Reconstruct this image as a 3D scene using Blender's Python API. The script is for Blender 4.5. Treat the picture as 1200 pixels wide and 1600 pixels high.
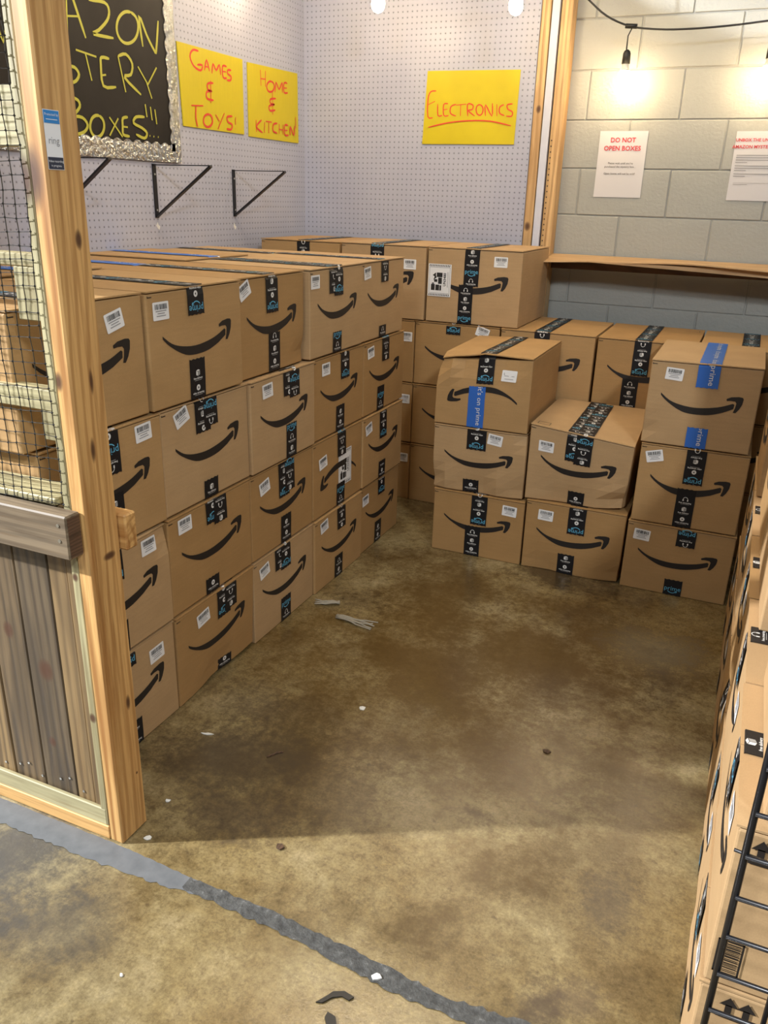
import bpy, bmesh, math, random
from mathutils import Matrix, Vector
random.seed(7)
S = bpy.context.scene
for o in list(bpy.data.objects): bpy.data.objects.remove(o)

# ---------------------------------------------------------------- camera
cam = bpy.data.cameras.new('camera'); co = bpy.data.objects.new('camera', cam); S.collection.objects.link(co)
RX = Vector((0.9141739, 0.4044028, 0.0272864)); UP = Vector((-0.1698072, 0.3209908, 0.9317352)); FW = Vector((-0.3680376, 0.8564014, -0.3621119))
M = Matrix((RX, UP, -FW)).transposed().to_4x4(); M.translation = Vector((1.3548568, -1.6499444, 1.4474139))
co.matrix_world = M
cam.sensor_fit = 'VERTICAL'; cam.sensor_height = 24.0; cam.sensor_width = 18.0; cam.lens = 1265.935 / 1600 * 24
cam.clip_start = 0.02
S.camera = co
# ---------------------------------------------------------------- world, lights, exposure
w = bpy.data.worlds.new('world'); S.world = w; w.use_nodes = True
w.node_tree.nodes['Background'].inputs[0].default_value = (0.80, 0.88, 1.0, 1)
w.node_tree.nodes['Background'].inputs[1].default_value = 0.075
S.view_settings.view_transform = 'Standard'; S.view_settings.look = 'None'; S.view_settings.gamma = 1
S.view_settings.use_curve_mapping = False; S.view_settings.exposure = 0.0
def area(loc, target, sx, sy, power, col, name='ceiling_or_fill_light'):
    l = bpy.data.lights.new(name, 'AREA'); l.shape = 'RECTANGLE'; l.size = sx; l.size_y = sy; l.energy = power; l.color = col
    o = bpy.data.objects.new(name, l); S.collection.objects.link(o); o.location = loc
    o.rotation_euler = (Vector(target) - Vector(loc)).to_track_quat('-Z', 'Y').to_euler(); return o
area((3.2, -2.6, 3.6), (0.0, 1.0, 0.7), 0.5, 0.25, 105, (0.93, 0.97, 1.0))
area((-5.0, -3.36, 4.3), (0.9, -0.5, 0.0), 0.15, 0.15, 1350, (0.95, 0.97, 1.0))
area((0.15, 1.05, 3.25), (0.15, 1.05, 0.0), 0.9, 0.9, 30, (1.0, 0.82, 0.58))  # added warm fill above the stacks to brighten box tops, no known fixture
area((0.7, -3.4, 3.6), (0.6, 2.0, 1.0), 0.8, 0.3, 58, (0.90, 0.96, 1.0))
BULB_STRENGTH = 128
BULB_COL = (1.0, 0.74, 0.42)

# ---------------------------------------------------------------- materials
MATS = {}
def nt(name):
    m = bpy.data.materials.new(name); m.use_nodes = True; n = m.node_tree.nodes; l = m.node_tree.links
    MATS[name] = m; return m, n, l, n['Principled BSDF']
def simple(name, col, rough=0.6, metal=0.0, emit=None, es=0, coat=0.0):
    m, n, l, b = nt(name); b.inputs['Base Color'].default_value = (*col, 1); b.inputs['Roughness'].default_value = rough
    b.inputs['Metallic'].default_value = metal; b.inputs['Coat Weight'].default_value = coat
    if emit: b.inputs['Emission Color'].default_value = (*emit, 1); b.inputs['Emission Strength'].default_value = es
    return m
def noise(n, l, src, scale, detail=4, rough=0.55, out='Fac'):
    t = n.new('ShaderNodeTexNoise'); t.inputs['Scale'].default_value = scale; t.inputs['Detail'].default_value = detail
    t.inputs['Roughness'].default_value = rough
    if src is not None: l.new(src, t.inputs['Vector'])
    return t.outputs[out]
def mapping(n, l, src, scale=(1, 1, 1), loc=(0, 0, 0)):
    t = n.new('ShaderNodeMapping'); t.inputs['Scale'].default_value = scale; t.inputs['Location'].default_value = loc; l.new(src, t.inputs['Vector']); return t.outputs[0]
def ramp(n, l, src, stops):
    t = n.new('ShaderNodeValToRGB'); e = t.color_ramp.elements
    while len(e) < len(stops): e.new(0.5)
    for k, (p, c) in enumerate(stops): e[k].position = p; e[k].color = (*c, 1) if len(c) == 3 else c
    l.new(src, t.inputs[0]); return t.outputs[0]
def mix(n, l, fac, a, b, mode='MIX'):
    t = n.new('ShaderNodeMix'); t.data_type = 'RGBA'; t.blend_type = mode
    for i, v in ((0, fac), (6, a), (7, b)):
        if hasattr(v, 'links') or isinstance(v, bpy.types.NodeSocket): l.new(v, t.inputs[i])
        elif i == 0: t.inputs[0].default_value = v
        else: t.inputs[i].default_value = (*v, 1)
    return t.outputs[2]
def math_(n, l, op, a, b=None, c=None):
    t = n.new('ShaderNodeMath'); t.operation = op
    for i, v in enumerate((a, b, c)):
        if v is None: continue
        if isinstance(v, bpy.types.NodeSocket): l.new(v, t.inputs[i])
        else: t.inputs[i].default_value = v
    return t.outputs[0]
def bump(n, l, b, h, strength, dist=0.01):
    t = n.new('ShaderNodeBump'); t.inputs['Strength'].default_value = strength; t.inputs['Distance'].default_value = dist
    l.new(h, t.inputs['Height']); l.new(t.outputs[0], b.inputs['Normal'])
def objco(n): return n.new('ShaderNodeTexCoord').outputs['Object']

def cardboard(name, c, v=0.0):
    m, n, l, b = nt(name); o = objco(n)
    a = noise(n, l, mapping(n, l, o, (3, 3, 40), (v * 7, 0, v)), 3, 4)
    f = noise(n, l, o, 9, 3)
    g = noise(n, l, o, 420, 2)
    k = ramp(n, l, a, [(0.3, tuple(x * 0.95 for x in c)), (0.7, tuple(x * 1.04 for x in c))])
    k = mix(n, l, ramp(n, l, f, [(0.35, (0, 0, 0)), (0.7, (0.35, 0.35, 0.35))]), k, tuple(x * y for x, y in zip(c, (0.82, 0.80, 0.76))))
    k = mix(n, l, 0.16, k, ramp(n, l, g, [(0.3, (0.45, 0.36, 0.24)), (0.7, (1, 0.95, 0.85))]), 'MULTIPLY')
    l.new(k, b.inputs['Base Color']); b.inputs['Roughness'].default_value = 0.62; b.inputs['Specular IOR Level'].default_value = 0.3
    bump(n, l, b, a, 0.12, 0.002); return m
cardboard('card_a', (0.46, 0.285, 0.125)); cardboard('card_b', (0.41, 0.245, 0.100), 1.3); cardboard('card_c', (0.49, 0.325, 0.168), 2.1)
cardboard('card_edge', (0.50, 0.33, 0.18), 3.0)
simple('print_black', (0.014, 0.011, 0.010), 0.55)
def tape_mat(name, c):
    m, n, l, b = nt(name); o = objco(n); f = noise(n, l, o, 60, 3)
    b.inputs['Base Color'].default_value = (*c, 1); b.inputs['Roughness'].default_value = 0.48; b.inputs['Specular IOR Level'].default_value = 0.3
    bump(n, l, b, f, 0.25, 0.002); return m
tape_mat('tape_black', (0.010, 0.010, 0.012)); tape_mat('tape_blue', (0.035, 0.14, 0.52))
simple('ink_cyan', (0.12, 0.44, 0.66), 0.45); simple('ink_white', (0.72, 0.72, 0.70), 0.45); simple('ink_dim', (0.33, 0.33, 0.32), 0.45)
simple('label_white', (0.80, 0.80, 0.80), 0.5); simple('ink_black', (0.02, 0.02, 0.02), 0.5); simple('ink_grey', (0.28, 0.28, 0.29), 0.5)
simple('ink_red', (0.62, 0.05, 0.06), 0.5)
simple('paper_white', (0.60, 0.59, 0.61), 0.35, coat=0.3)
simple('black_steel', (0.012, 0.012, 0.014), 0.35, 0.3)
simple('cable_black', (0.008, 0.008, 0.008), 0.5)
simple('bulb_neck', (0.75, 0.72, 0.66), 0.4)
simple('bulb_glow', (1, 0.9, 0.75), 0.3, emit=BULB_COL, es=BULB_STRENGTH)
simple('marker_red', (0.62, 0.045, 0.02), 0.5); simple('marker_yellow', (0.42, 0.40, 0.04), 0.5)
simple('screw_metal', (0.45, 0.45, 0.42), 0.35, 0.9)
simple('net_black', (0.012, 0.012, 0.012), 0.4)
simple('sticker_blue', (0.03, 0.22, 0.55), 0.4); simple('sticker_dark', (0.03, 0.035, 0.06), 0.4)
simple('flake_white', (0.75, 0.75, 0.72), 0.6); simple('scrap_black', (0.012, 0.012, 0.012), 0.4)
simple('recess_dark', (0.02, 0.016, 0.014), 0.8)
simple('white_paint', (0.56, 0.58, 0.68), 0.5)
m, n, l, b = nt('yellow_board'); f = noise(n, l, mapping(n, l, objco(n), (1, 60, 1)), 8, 2)
l.new(ramp(n, l, f, [(0.3, (0.52, 0.42, 0.0)), (0.7, (0.58, 0.47, 0.003))]), b.inputs['Base Color']); b.inputs['Roughness'].default_value = 0.5
m, n, l, b = nt('chalkboard'); f = noise(n, l, objco(n), 5, 4)
l.new(ramp(n, l, f, [(0.3, (0.012, 0.010, 0.009)), (0.75, (0.024, 0.021, 0.019))]), b.inputs['Base Color']); b.inputs['Roughness'].default_value = 0.5; b.inputs['Specular IOR Level'].default_value = 0.2
m, n, l, b = nt('silver_foil'); f = noise(n, l, objco(n), 55, 3); b.inputs['Base Color'].default_value = (0.62, 0.65, 0.63, 1)
b.inputs['Metallic'].default_value = 1.0; b.inputs['Roughness'].default_value = 0.16; bump(n, l, b, f, 1.0, 0.02)
m, n, l, b = nt('clear_plastic'); b.inputs['Base Color'].default_value = (0.42, 0.38, 0.30, 1); b.inputs['Roughness'].default_value = 0.25; b.inputs['Alpha'].default_value = 0.75

def pegboard(name, ax):
    m, n, l, b = nt(name); o = objco(n)
    s = n.new('ShaderNodeSeparateXYZ'); l.new(o, s.inputs[0])
    def cell(v): return math_(n, l, 'MULTIPLY', math_(n, l, 'SUBTRACT', math_(n, l, 'FRACT', math_(n, l, 'DIVIDE', v, 0.0254)), 0.5), 0.0254)
    a = cell(s.outputs[ax]); c = cell(s.outputs[2])
    d = math_(n, l, 'SQRT', math_(n, l, 'ADD', math_(n, l, 'MULTIPLY', a, a), math_(n, l, 'MULTIPLY', c, c)))
    h = ramp(n, l, d, [(0.0, (1, 1, 1)), (0.0030, (1, 1, 1)), (0.0040, (0, 0, 0))])
    g = noise(n, l, o, 3, 3)
    base = ramp(n, l, g, [(0.3, (0.375, 0.39, 0.49)), (0.7, (0.425, 0.44, 0.53))])
    k = mix(n, l, h, base, (0.012, 0.012, 0.018)); l.new(k, b.inputs['Base Color']); b.inputs['Roughness'].default_value = 0.42
    bump(n, l, b, math_(n, l, 'SUBTRACT', 1.0, h), 0.5, 0.003); return m
pegboard('pegboard_left', 1); pegboard('pegboard_back', 0)

def blockpaint(name, c):
    m, n, l, b = nt(name); o = objco(n)
    g = n.new('ShaderNodeTexCoord'); gg = noise(n, l, o, 2.5, 4); f = noise(n, l, o, 70, 4); f2_ = noise(n, l, o, 14, 4)
    k = ramp(n, l, gg, [(0.3, tuple(x * 0.93 for x in c)), (0.7, tuple(min(1, x * 1.05) for x in c))])
    l.new(k, b.inputs['Base Color']); b.inputs['Roughness'].default_value = 0.45
    bump(n, l, b, math_(n, l, 'ADD', f, f2_), 0.35, 0.006); return m
blockpaint('block_paint', (0.36, 0.365, 0.335)); blockpaint('joint_paint', (0.35, 0.355, 0.33))

def wood(name, c1, c2, axis, scale=1.0, knots=(), rough=0.55):
    m, n, l, b = nt(name); o = objco(n)
    sc = [9 * scale] * 3; sc[axis] = 0.9 * scale
    mp = mapping(n, l, o, tuple(sc))
    a = noise(n, l, mp, 2.2, 5, 0.6)
    wv = n.new('ShaderNodeTexWave'); wv.wave_type = 'BANDS'; wv.bands_direction = 'X' if axis != 0 else 'Y'; wv.inputs['Scale'].default_value = 1.4
    wv.inputs['Distortion'].default_value = 7; wv.inputs['Detail'].default_value = 2; wv.inputs['Detail Scale'].default_value = 0.8; l.new(mp, wv.inputs['Vector'])
    f = math_(n, l, 'ADD', math_(n, l, 'MULTIPLY', a, 0.72), math_(n, l, 'MULTIPLY', wv.outputs['Fac'], 0.28))
    k = ramp(n, l, f, [(0.33, c2), (0.50, c1), (0.66, tuple(min(1, x * 1.15) for x in c1))])
    sc2 = [55 * scale] * 3; sc2[axis] = 1.6 * scale
    fg = noise(n, l, mapping(n, l, o, tuple(sc2)), 2.0, 4, 0.7)
    k = mix(n, l, 0.75, k, ramp(n, l, fg, [(0.34, (0.62, 0.52, 0.42)), (0.50, (1, 1, 1)), (0.7, (1.12, 1.1, 1.05))]), 'MULTIPLY')
    wr = n.new('ShaderNodeTexWave'); wr.wave_type = 'RINGS'; wr.rings_direction = 'SPHERICAL'; wr.inputs['Scale'].default_value = 1.2; wr.inputs['Distortion'].default_value = 5; wr.inputs['Detail'].default_value = 2
    sc3 = [13 * scale] * 3; sc3[axis] = 1.6 * scale; l.new(mapping(n, l, o, tuple(sc3), (0.3, 0.1, 0.4)), wr.inputs['Vector'])
    k = mix(n, l, ramp(n, l, wr.outputs['Fac'], [(0.55, (0, 0, 0)), (0.95, (0.55, 0.55, 0.55))]), k, tuple(x * 0.92 for x in c2))
    big = noise(n, l, o, 3.0, 3)
    k = mix(n, l, ramp(n, l, big, [(0.4, (0, 0, 0)), (0.75, (0.4, 0.4, 0.4))]), k, c2)
    for (x, y, z, r, e) in knots:
        v = n.new('ShaderNodeVectorMath'); v.operation = 'SUBTRACT'; l.new(o, v.inputs[0]); v.inputs[1].default_value = (x, y, z)
        s2 = n.new('ShaderNodeVectorMath'); s2.operation = 'MULTIPLY'; l.new(v.outputs[0], s2.inputs[0])
        sv = [1 / r] * 3; sv[axis] = 1 / (r * e); s2.inputs[1].default_value = sv
        ln = n.new('ShaderNodeVectorMath'); ln.operation = 'LENGTH'; l.new(s2.outputs[0], ln.inputs[0])
        q = math_(n, l, 'ADD', ln.outputs['Value'], math_(n, l, 'MULTIPLY', math_(n, l, 'SUBTRACT', a, 0.5), 0.8))
        k = mix(n, l, ramp(n, l, q, [(0.35, (0.95, 0.95, 0.95)), (0.62, (0.75, 0.75, 0.75)), (1.0, (0, 0, 0))]), k, (0.075, 0.028, 0.012))
    l.new(k, b.inputs['Base Color']); b.inputs['Roughness'].default_value = rough
    bump(n, l, b, f, 0.2, 0.003); return m
PINE1, PINE2 = (0.60, 0.355, 0.130), (0.36, 0.165, 0.045)
KNOTS_POST = [(0.186, -0.508, 1.105, 0.012, 1.9), (0.217, -0.470, 0.965, 0.008, 4.0), (0.217, -0.455, 0.73, 0.020, 0.5), (0.217, -0.445, 0.36, 0.008, 3.0), (0.217, -0.44, 0.16, 0.004, 1.2), (0.217, -0.455, 1.10, 0.006, 5.0), (0.180, -0.508, 1.465, 0.030, 2.2), (0.217, -0.45, 1.36, 0.010, 2.0)]
wood('wood_post', PINE1, PINE2, 2, 1.0, KNOTS_POST)
wood('wood_pale', (0.40, 0.355, 0.20), (0.27, 0.235, 0.125), 2, 1.0, [(0.166, -0.506, 0.69, 0.010, 1.2), (0.166, -0.506, 0.34, 0.011, 1.3), (0.165, -0.506, 1.46, 0.017, 2.8)])
wood('wood_pale_x', (0.45, 0.40, 0.225), (0.30, 0.26, 0.14), 0)
wood('wood_pine_x', PINE1, PINE2, 0)
wood('wood_grey_x', (0.20, 0.15, 0.095), (0.10, 0.072, 0.045), 0)
wood('wood_grey_z', (0.125, 0.090, 0.052), (0.055, 0.038, 0.023), 2, 1.0, [(0.03, -0.49, 0.42, 0.026, 1.3), (0.02, -0.49, 0.22, 0.013, 1.2)])
wood('wood_brown_z', (0.14, 0.095, 0.050), (0.062, 0.042, 0.023), 2, 1.0, [(-0.07, -0.49, 0.5, 0.018, 1.4)])
wood('wood_tan_z', (0.25, 0.165, 0.075), (0.13, 0.083, 0.038), 2)
wood('wood_dark_end', (0.11, 0.06, 0.035), (0.05, 0.028, 0.016), 1, 3)
wood('wood_stud', (0.60, 0.40, 0.19), (0.44, 0.26, 0.11), 2, 1.0, [(0.27, 2.59, 1.33, 0.018, 1.5), (0.275, 2.59, 1.86, 0.014, 1.5)])
wood('wood_shelf', (0.56, 0.37, 0.19), (0.46, 0.28, 0.13), 0, 0.6)
wood('wood_dark_x', (0.12, 0.065, 0.035), (0.06, 0.03, 0.018), 0)

# concrete floor
m, n, l, b = nt('concrete_floor'); o = objco(n)
n1 = noise(n, l, o, 1.1, 6, 0.6); n2 = noise(n, l, mapping(n, l, o, (1, 1, 1), (7, 3, 0)), 3.3, 7, 0.68); n3 = noise(n, l, o, 140, 4, 0.75); n5 = noise(n, l, mapping(n, l, o, (1, 1, 1), (1, 5, 0)), 38, 5, 0.75); n4 = noise(n, l, mapping(n, l, o, (1, 1, 1), (2, 9, 0)), 0.9, 3)
k = ramp(n, l, n2, [(0.34, (0.085, 0.060, 0.030)), (0.45, (0.185, 0.140, 0.068)), (0.56, (0.300, 0.245, 0.130)), (0.70, (0.42, 0.355, 0.215))])
k = mix(n, l, ramp(n, l, n4, [(0.40, (0, 0, 0)), (0.60, (0.55, 0.55, 0.55))]), k, (0.21, 0.14, 0.045))
k = mix(n, l, ramp(n, l, n1, [(0.30, (0.75, 0.75, 0.75)), (0.44, (0, 0, 0))]), k, (0.10, 0.080, 0.055))
k = mix(n, l, 0.5, k, ramp(n, l, n3, [(0.32, (0.42, 0.38, 0.33)), (0.55, (1.0, 1.0, 1.0)), (0.75, (1.5, 1.5, 1.45))]), 'MULTIPLY')
k = mix(n, l, 0.6, k, ramp(n, l, n5, [(0.34, (0.45, 0.41, 0.36)), (0.52, (1.0, 1.0, 1.0)), (0.72, (1.35, 1.33, 1.28))]), 'MULTIPLY')
fine = noise(n, l, mapping(n, l, o, (1, 1, 1), (4, 4, 0)), 22, 5, 0.7)
k = mix(n, l, ramp(n, l, fine, [(0.62, (0, 0, 0)), (0.72, (0.75, 0.75, 0.75))]), k, (0.07, 0.050, 0.030))
# amber-brown tint painted in for the dim warm light mid-room, then stains and other patches, each with its own outline
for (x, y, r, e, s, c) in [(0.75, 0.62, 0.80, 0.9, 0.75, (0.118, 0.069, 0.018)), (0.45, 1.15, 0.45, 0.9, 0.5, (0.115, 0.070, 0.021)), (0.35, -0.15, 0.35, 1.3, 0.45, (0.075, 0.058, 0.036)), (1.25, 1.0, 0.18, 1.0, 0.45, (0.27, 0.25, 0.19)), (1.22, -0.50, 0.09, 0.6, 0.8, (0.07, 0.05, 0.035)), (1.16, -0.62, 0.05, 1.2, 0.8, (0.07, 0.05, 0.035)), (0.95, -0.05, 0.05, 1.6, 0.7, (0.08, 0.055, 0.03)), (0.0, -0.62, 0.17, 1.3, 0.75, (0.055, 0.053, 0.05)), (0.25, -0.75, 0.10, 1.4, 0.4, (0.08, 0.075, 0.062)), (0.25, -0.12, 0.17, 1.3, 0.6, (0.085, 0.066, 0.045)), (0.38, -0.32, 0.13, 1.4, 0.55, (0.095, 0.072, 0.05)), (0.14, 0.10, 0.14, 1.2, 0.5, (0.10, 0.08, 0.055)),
                           (0.85, 1.42, 0.16, 2.2, 0.7, (0.05, 0.036, 0.022)), (0.16, 0.86, 0.14, 1.4, 0.55, (0.07, 0.05, 0.028)), (1.30, -0.2, 0.10, 0.8, 0.55, (0.09, 0.07, 0.05)), (1.33, 0.75, 0.14, 0.7, 0.45, (0.10, 0.075, 0.05)), (1.28, -0.45, 0.06, 1.0, 0.5, (0.11, 0.08, 0.055))]:
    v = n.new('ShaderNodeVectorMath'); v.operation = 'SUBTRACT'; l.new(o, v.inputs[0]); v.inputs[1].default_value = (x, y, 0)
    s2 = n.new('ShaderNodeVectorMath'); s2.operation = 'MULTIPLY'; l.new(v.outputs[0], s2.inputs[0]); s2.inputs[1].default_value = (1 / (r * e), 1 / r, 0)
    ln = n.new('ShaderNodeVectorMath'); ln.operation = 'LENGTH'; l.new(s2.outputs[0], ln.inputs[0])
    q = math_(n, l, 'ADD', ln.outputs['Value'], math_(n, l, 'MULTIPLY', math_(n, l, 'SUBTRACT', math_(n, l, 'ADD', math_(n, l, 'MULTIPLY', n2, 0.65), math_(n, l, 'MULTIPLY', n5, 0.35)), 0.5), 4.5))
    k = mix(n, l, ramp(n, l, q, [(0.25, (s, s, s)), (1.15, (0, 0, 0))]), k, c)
k = mix(n, l, 1.0, k, (0.86, 0.84, 0.80), 'MULTIPLY')
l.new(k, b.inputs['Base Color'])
rr = ramp(n, l, n2, [(0.35, (0.15, 0.15, 0.15)), (0.65, (0.27, 0.27, 0.27))]); l.new(rr, b.inputs['Roughness']); b.inputs['Specular IOR Level'].default_value = 0.85
bump(n, l, b, math_(n, l, 'ADD', n3, math_(n, l, 'MULTIPLY', n2, 1.5)), 0.18, 0.002)
m, n, l, b = nt('grey_floor_paint'); o = objco(n); f = noise(n, l, o, 30, 4)
l.new(ramp(n, l, f, [(0.3, (0.105, 0.112, 0.118)), (0.7, (0.145, 0.152, 0.158))]), b.inputs['Base Color']); b.inputs['Roughness'].default_value = 0.45
m, n, l, b = nt('floor_filler'); o = objco(n); f = noise(n, l, o, 45, 6, 0.7)
l.new(ramp(n, l, f, [(0.35, (0.035, 0.035, 0.033)), (0.6, (0.085, 0.085, 0.08)), (0.72, (0.22, 0.22, 0.21))]), b.inputs['Base Color']); b.inputs['Roughness'].default_value = 0.7
bump(n, l, b, f, 0.8, 0.006)

# ---------------------------------------------------------------- helpers
def link(o, parent=None):
    S.collection.objects.link(o)
    if parent is not None: o.parent = parent
    return o
def mesh(name, verts, faces, mats, idx=None, smooth=False):
    me = bpy.data.meshes.new(name); me.from_pydata([tuple(v) for v in verts], [], faces)
    for q in (mats if isinstance(mats, (list, tuple)) else [mats]): me.materials.append(MATS[q])
    if idx: me.polygons.foreach_set('material_index', idx)
    if smooth: me.polygons.foreach_set('use_smooth', [True] * len(faces))
    me.update(); return me
def obj(name, me, parent=None): return link(bpy.data.objects.new(name, me), parent)
def tag(o, label, cat, group=None, kind=None):
    if label: o['label'] = label
    if cat: o['category'] = cat
    if group: o['group'] = group
    if kind: o['kind'] = kind
    return o
def empty(name, loc, rz=0, label=None, cat=None, group=None):
    o = bpy.data.objects.new(name, None); o.empty_display_size = 0.05; S.collection.objects.link(o); o.location = loc; o.rotation_euler = (0, 0, rz)
    tag(o, label, cat, group); return o
class MB:
    def __init__(s): s.v = []; s.f = []; s.i = []
    def add(s, vs, fs, mi=0):
        k = len(s.v); s.v += [tuple(q) for q in vs]; s.f += [tuple(a + k for a in f) for f in fs]; s.i += [mi] * len(fs)
    def box(s, x0, y0, z0, x1, y1, z1, mi=0, c=0.0):
        if c <= 0:
            s.add([(x0, y0, z0), (x1, y0, z0), (x1, y1, z0), (x0, y1, z0), (x0, y0, z1), (x1, y0, z1), (x1, y1, z1), (x0, y1, z1)],
                  [(0, 3, 2, 1), (4, 5, 6, 7), (0, 1, 5, 4), (1, 2, 6, 5), (2, 3, 7, 6), (3, 0, 4, 7)], mi); return
        bm = bmesh.new(); bmesh.ops.create_cube(bm, size=1)
        for v in bm.verts: v.co = Vector(((x0 + x1) / 2 + v.co.x * (x1 - x0), (y0 + y1) / 2 + v.co.y * (y1 - y0), (z0 + z1) / 2 + v.co.z * (z1 - z0)))
        bmesh.ops.bevel(bm, geom=list(bm.edges), offset=c, segments=1, affect='EDGES')
        bm.verts.index_update(); s.add([v.co[:] for v in bm.verts], [[v.index for v in f.verts] for f in bm.faces], mi); bm.free()
    def tube(s, pts, r, n=6, mi=0, cap=True):
        pts = [Vector(p) for p in pts]; rings = []; k0 = len(s.v); prev = None
        for i, p in enumerate(pts):
            d = (pts[min(i + 1, len(pts) - 1)] - pts[max(i - 1, 0)]).normalized()
            if prev is None:
                a = d.orthogonal().normalized()
            else:
                a = (prev - d * prev.dot(d)).normalized()
            prev = a; bb = d.cross(a); rr = r[i] if isinstance(r, (list, tuple)) else r
            s.v += [tuple(p + (a * math.cos(2 * math.pi * j / n) + bb * math.sin(2 * math.pi * j / n)) * rr) for j in range(n)]
        for i in range(len(pts) - 1):
            for j in range(n):
                s.f.append((k0 + i * n + j, k0 + i * n + (j + 1) % n, k0 + (i + 1) * n + (j + 1) % n, k0 + (i + 1) * n + j)); s.i.append(mi)
        if cap:
            s.f.append(tuple(k0 + j for j in reversed(range(n)))); s.i.append(mi)
            s.f.append(tuple(k0 + (len(pts) - 1) * n + j for j in range(n))); s.i.append(mi)
    def lathe(s, prof, c, n=16, mi=0):
        k0 = len(s.v)
        for r, z in prof: s.v += [(c[0] + r * math.cos(2 * math.pi * j / n), c[1] + r * math.sin(2 * math.pi * j / n), c[2] + z) for j in range(n)]
        for i in range(len(prof) - 1):
            for j in range(n): s.f.append((k0 + i * n + j, k0 + i * n + (j + 1) % n, k0 + (i + 1) * n + (j + 1) % n, k0 + (i + 1) * n + j)); s.i.append(mi)
        s.f.append(tuple(k0 + j for j in reversed(range(n)))); s.i.append(mi); s.f.append(tuple(k0 + (len(prof) - 1) * n + j for j in range(n))); s.i.append(mi)
    def fix(s):
        pass
    def build(s, name, mats, parent=None, smooth=False, recalc=True):
        me = mesh(name, s.v, s.f, mats, s.i, smooth)
        if recalc:
            bm = bmesh.new(); bm.from_mesh(me); bmesh.ops.recalc_face_normals(bm, faces=bm.faces); bm.to_mesh(me); bm.free()
        return obj(name, me, parent)
_glyph = {}
def glyphs(txt, bold=False):
    """flat triangulated text, height about 1, centred; verts (u,v), faces"""
    if (txt, bold) in _glyph: return _glyph[(txt, bold)]
    c = bpy.data.curves.new('text', 'FONT'); c.body = txt; c.size = 1; c.align_x = 'CENTER'; c.align_y = 'CENTER'; c.resolution_u = 2
    if bold: c.offset = 0.022
    o = bpy.data.objects.new('text', c); S.collection.objects.link(o)
    dg = bpy.context.evaluated_depsgraph_get(); me = bpy.data.meshes.new_from_object(o.evaluated_get(dg))
    r = ([(v.co.x, v.co.y) for v in me.vertices], [tuple(p.vertices) for p in me.polygons])
    bpy.data.objects.remove(o); bpy.data.curves.remove(c); bpy.data.meshes.remove(me)
    _glyph[(txt, bold)] = r; return r
def ribbon(pts, w):
    """flat stroke in 2D with rounded-ish ends; returns verts, faces (top side only)"""
    V = []; F = []
    n = len(pts)
    if n > 2:   # Catmull-Rom smoothing
        q = []
        for i in range(n - 1):
            p0 = pts[max(i - 1, 0)]; p1 = pts[i]; p2 = pts[i + 1]; p3 = pts[min(i + 2, n - 1)]
            for t in (0, 1 / 3, 2 / 3):
                q.append(tuple(0.5 * ((2 * p1[a]) + (-p0[a] + p2[a]) * t + (2 * p0[a] - 5 * p1[a] + 4 * p2[a] - p3[a]) * t * t + (-p0[a] + 3 * p1[a] - 3 * p2[a] + p3[a]) * t ** 3) for a in (0, 1)))
        q.append(pts[-1]); pts = q; n = len(pts)
    for i in range(n):
        a = pts[max(i - 1, 0)]; c = pts[min(i + 1, n - 1)]; dx, dy = c[0] - a[0], c[1] - a[1]; L = math.hypot(dx, dy) or 1
        ww = w * (0.6 if i in (0, n - 1) else 1.0)
        V += [(pts[i][0] - dy / L * ww / 2, pts[i][1] + dx / L * ww / 2), (pts[i][0] + dy / L * ww / 2, pts[i][1] - dx / L * ww / 2)]
        if i: F.append((2 * i - 2, 2 * i - 1, 2 * i + 1, 2 * i))
    return V, F

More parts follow.
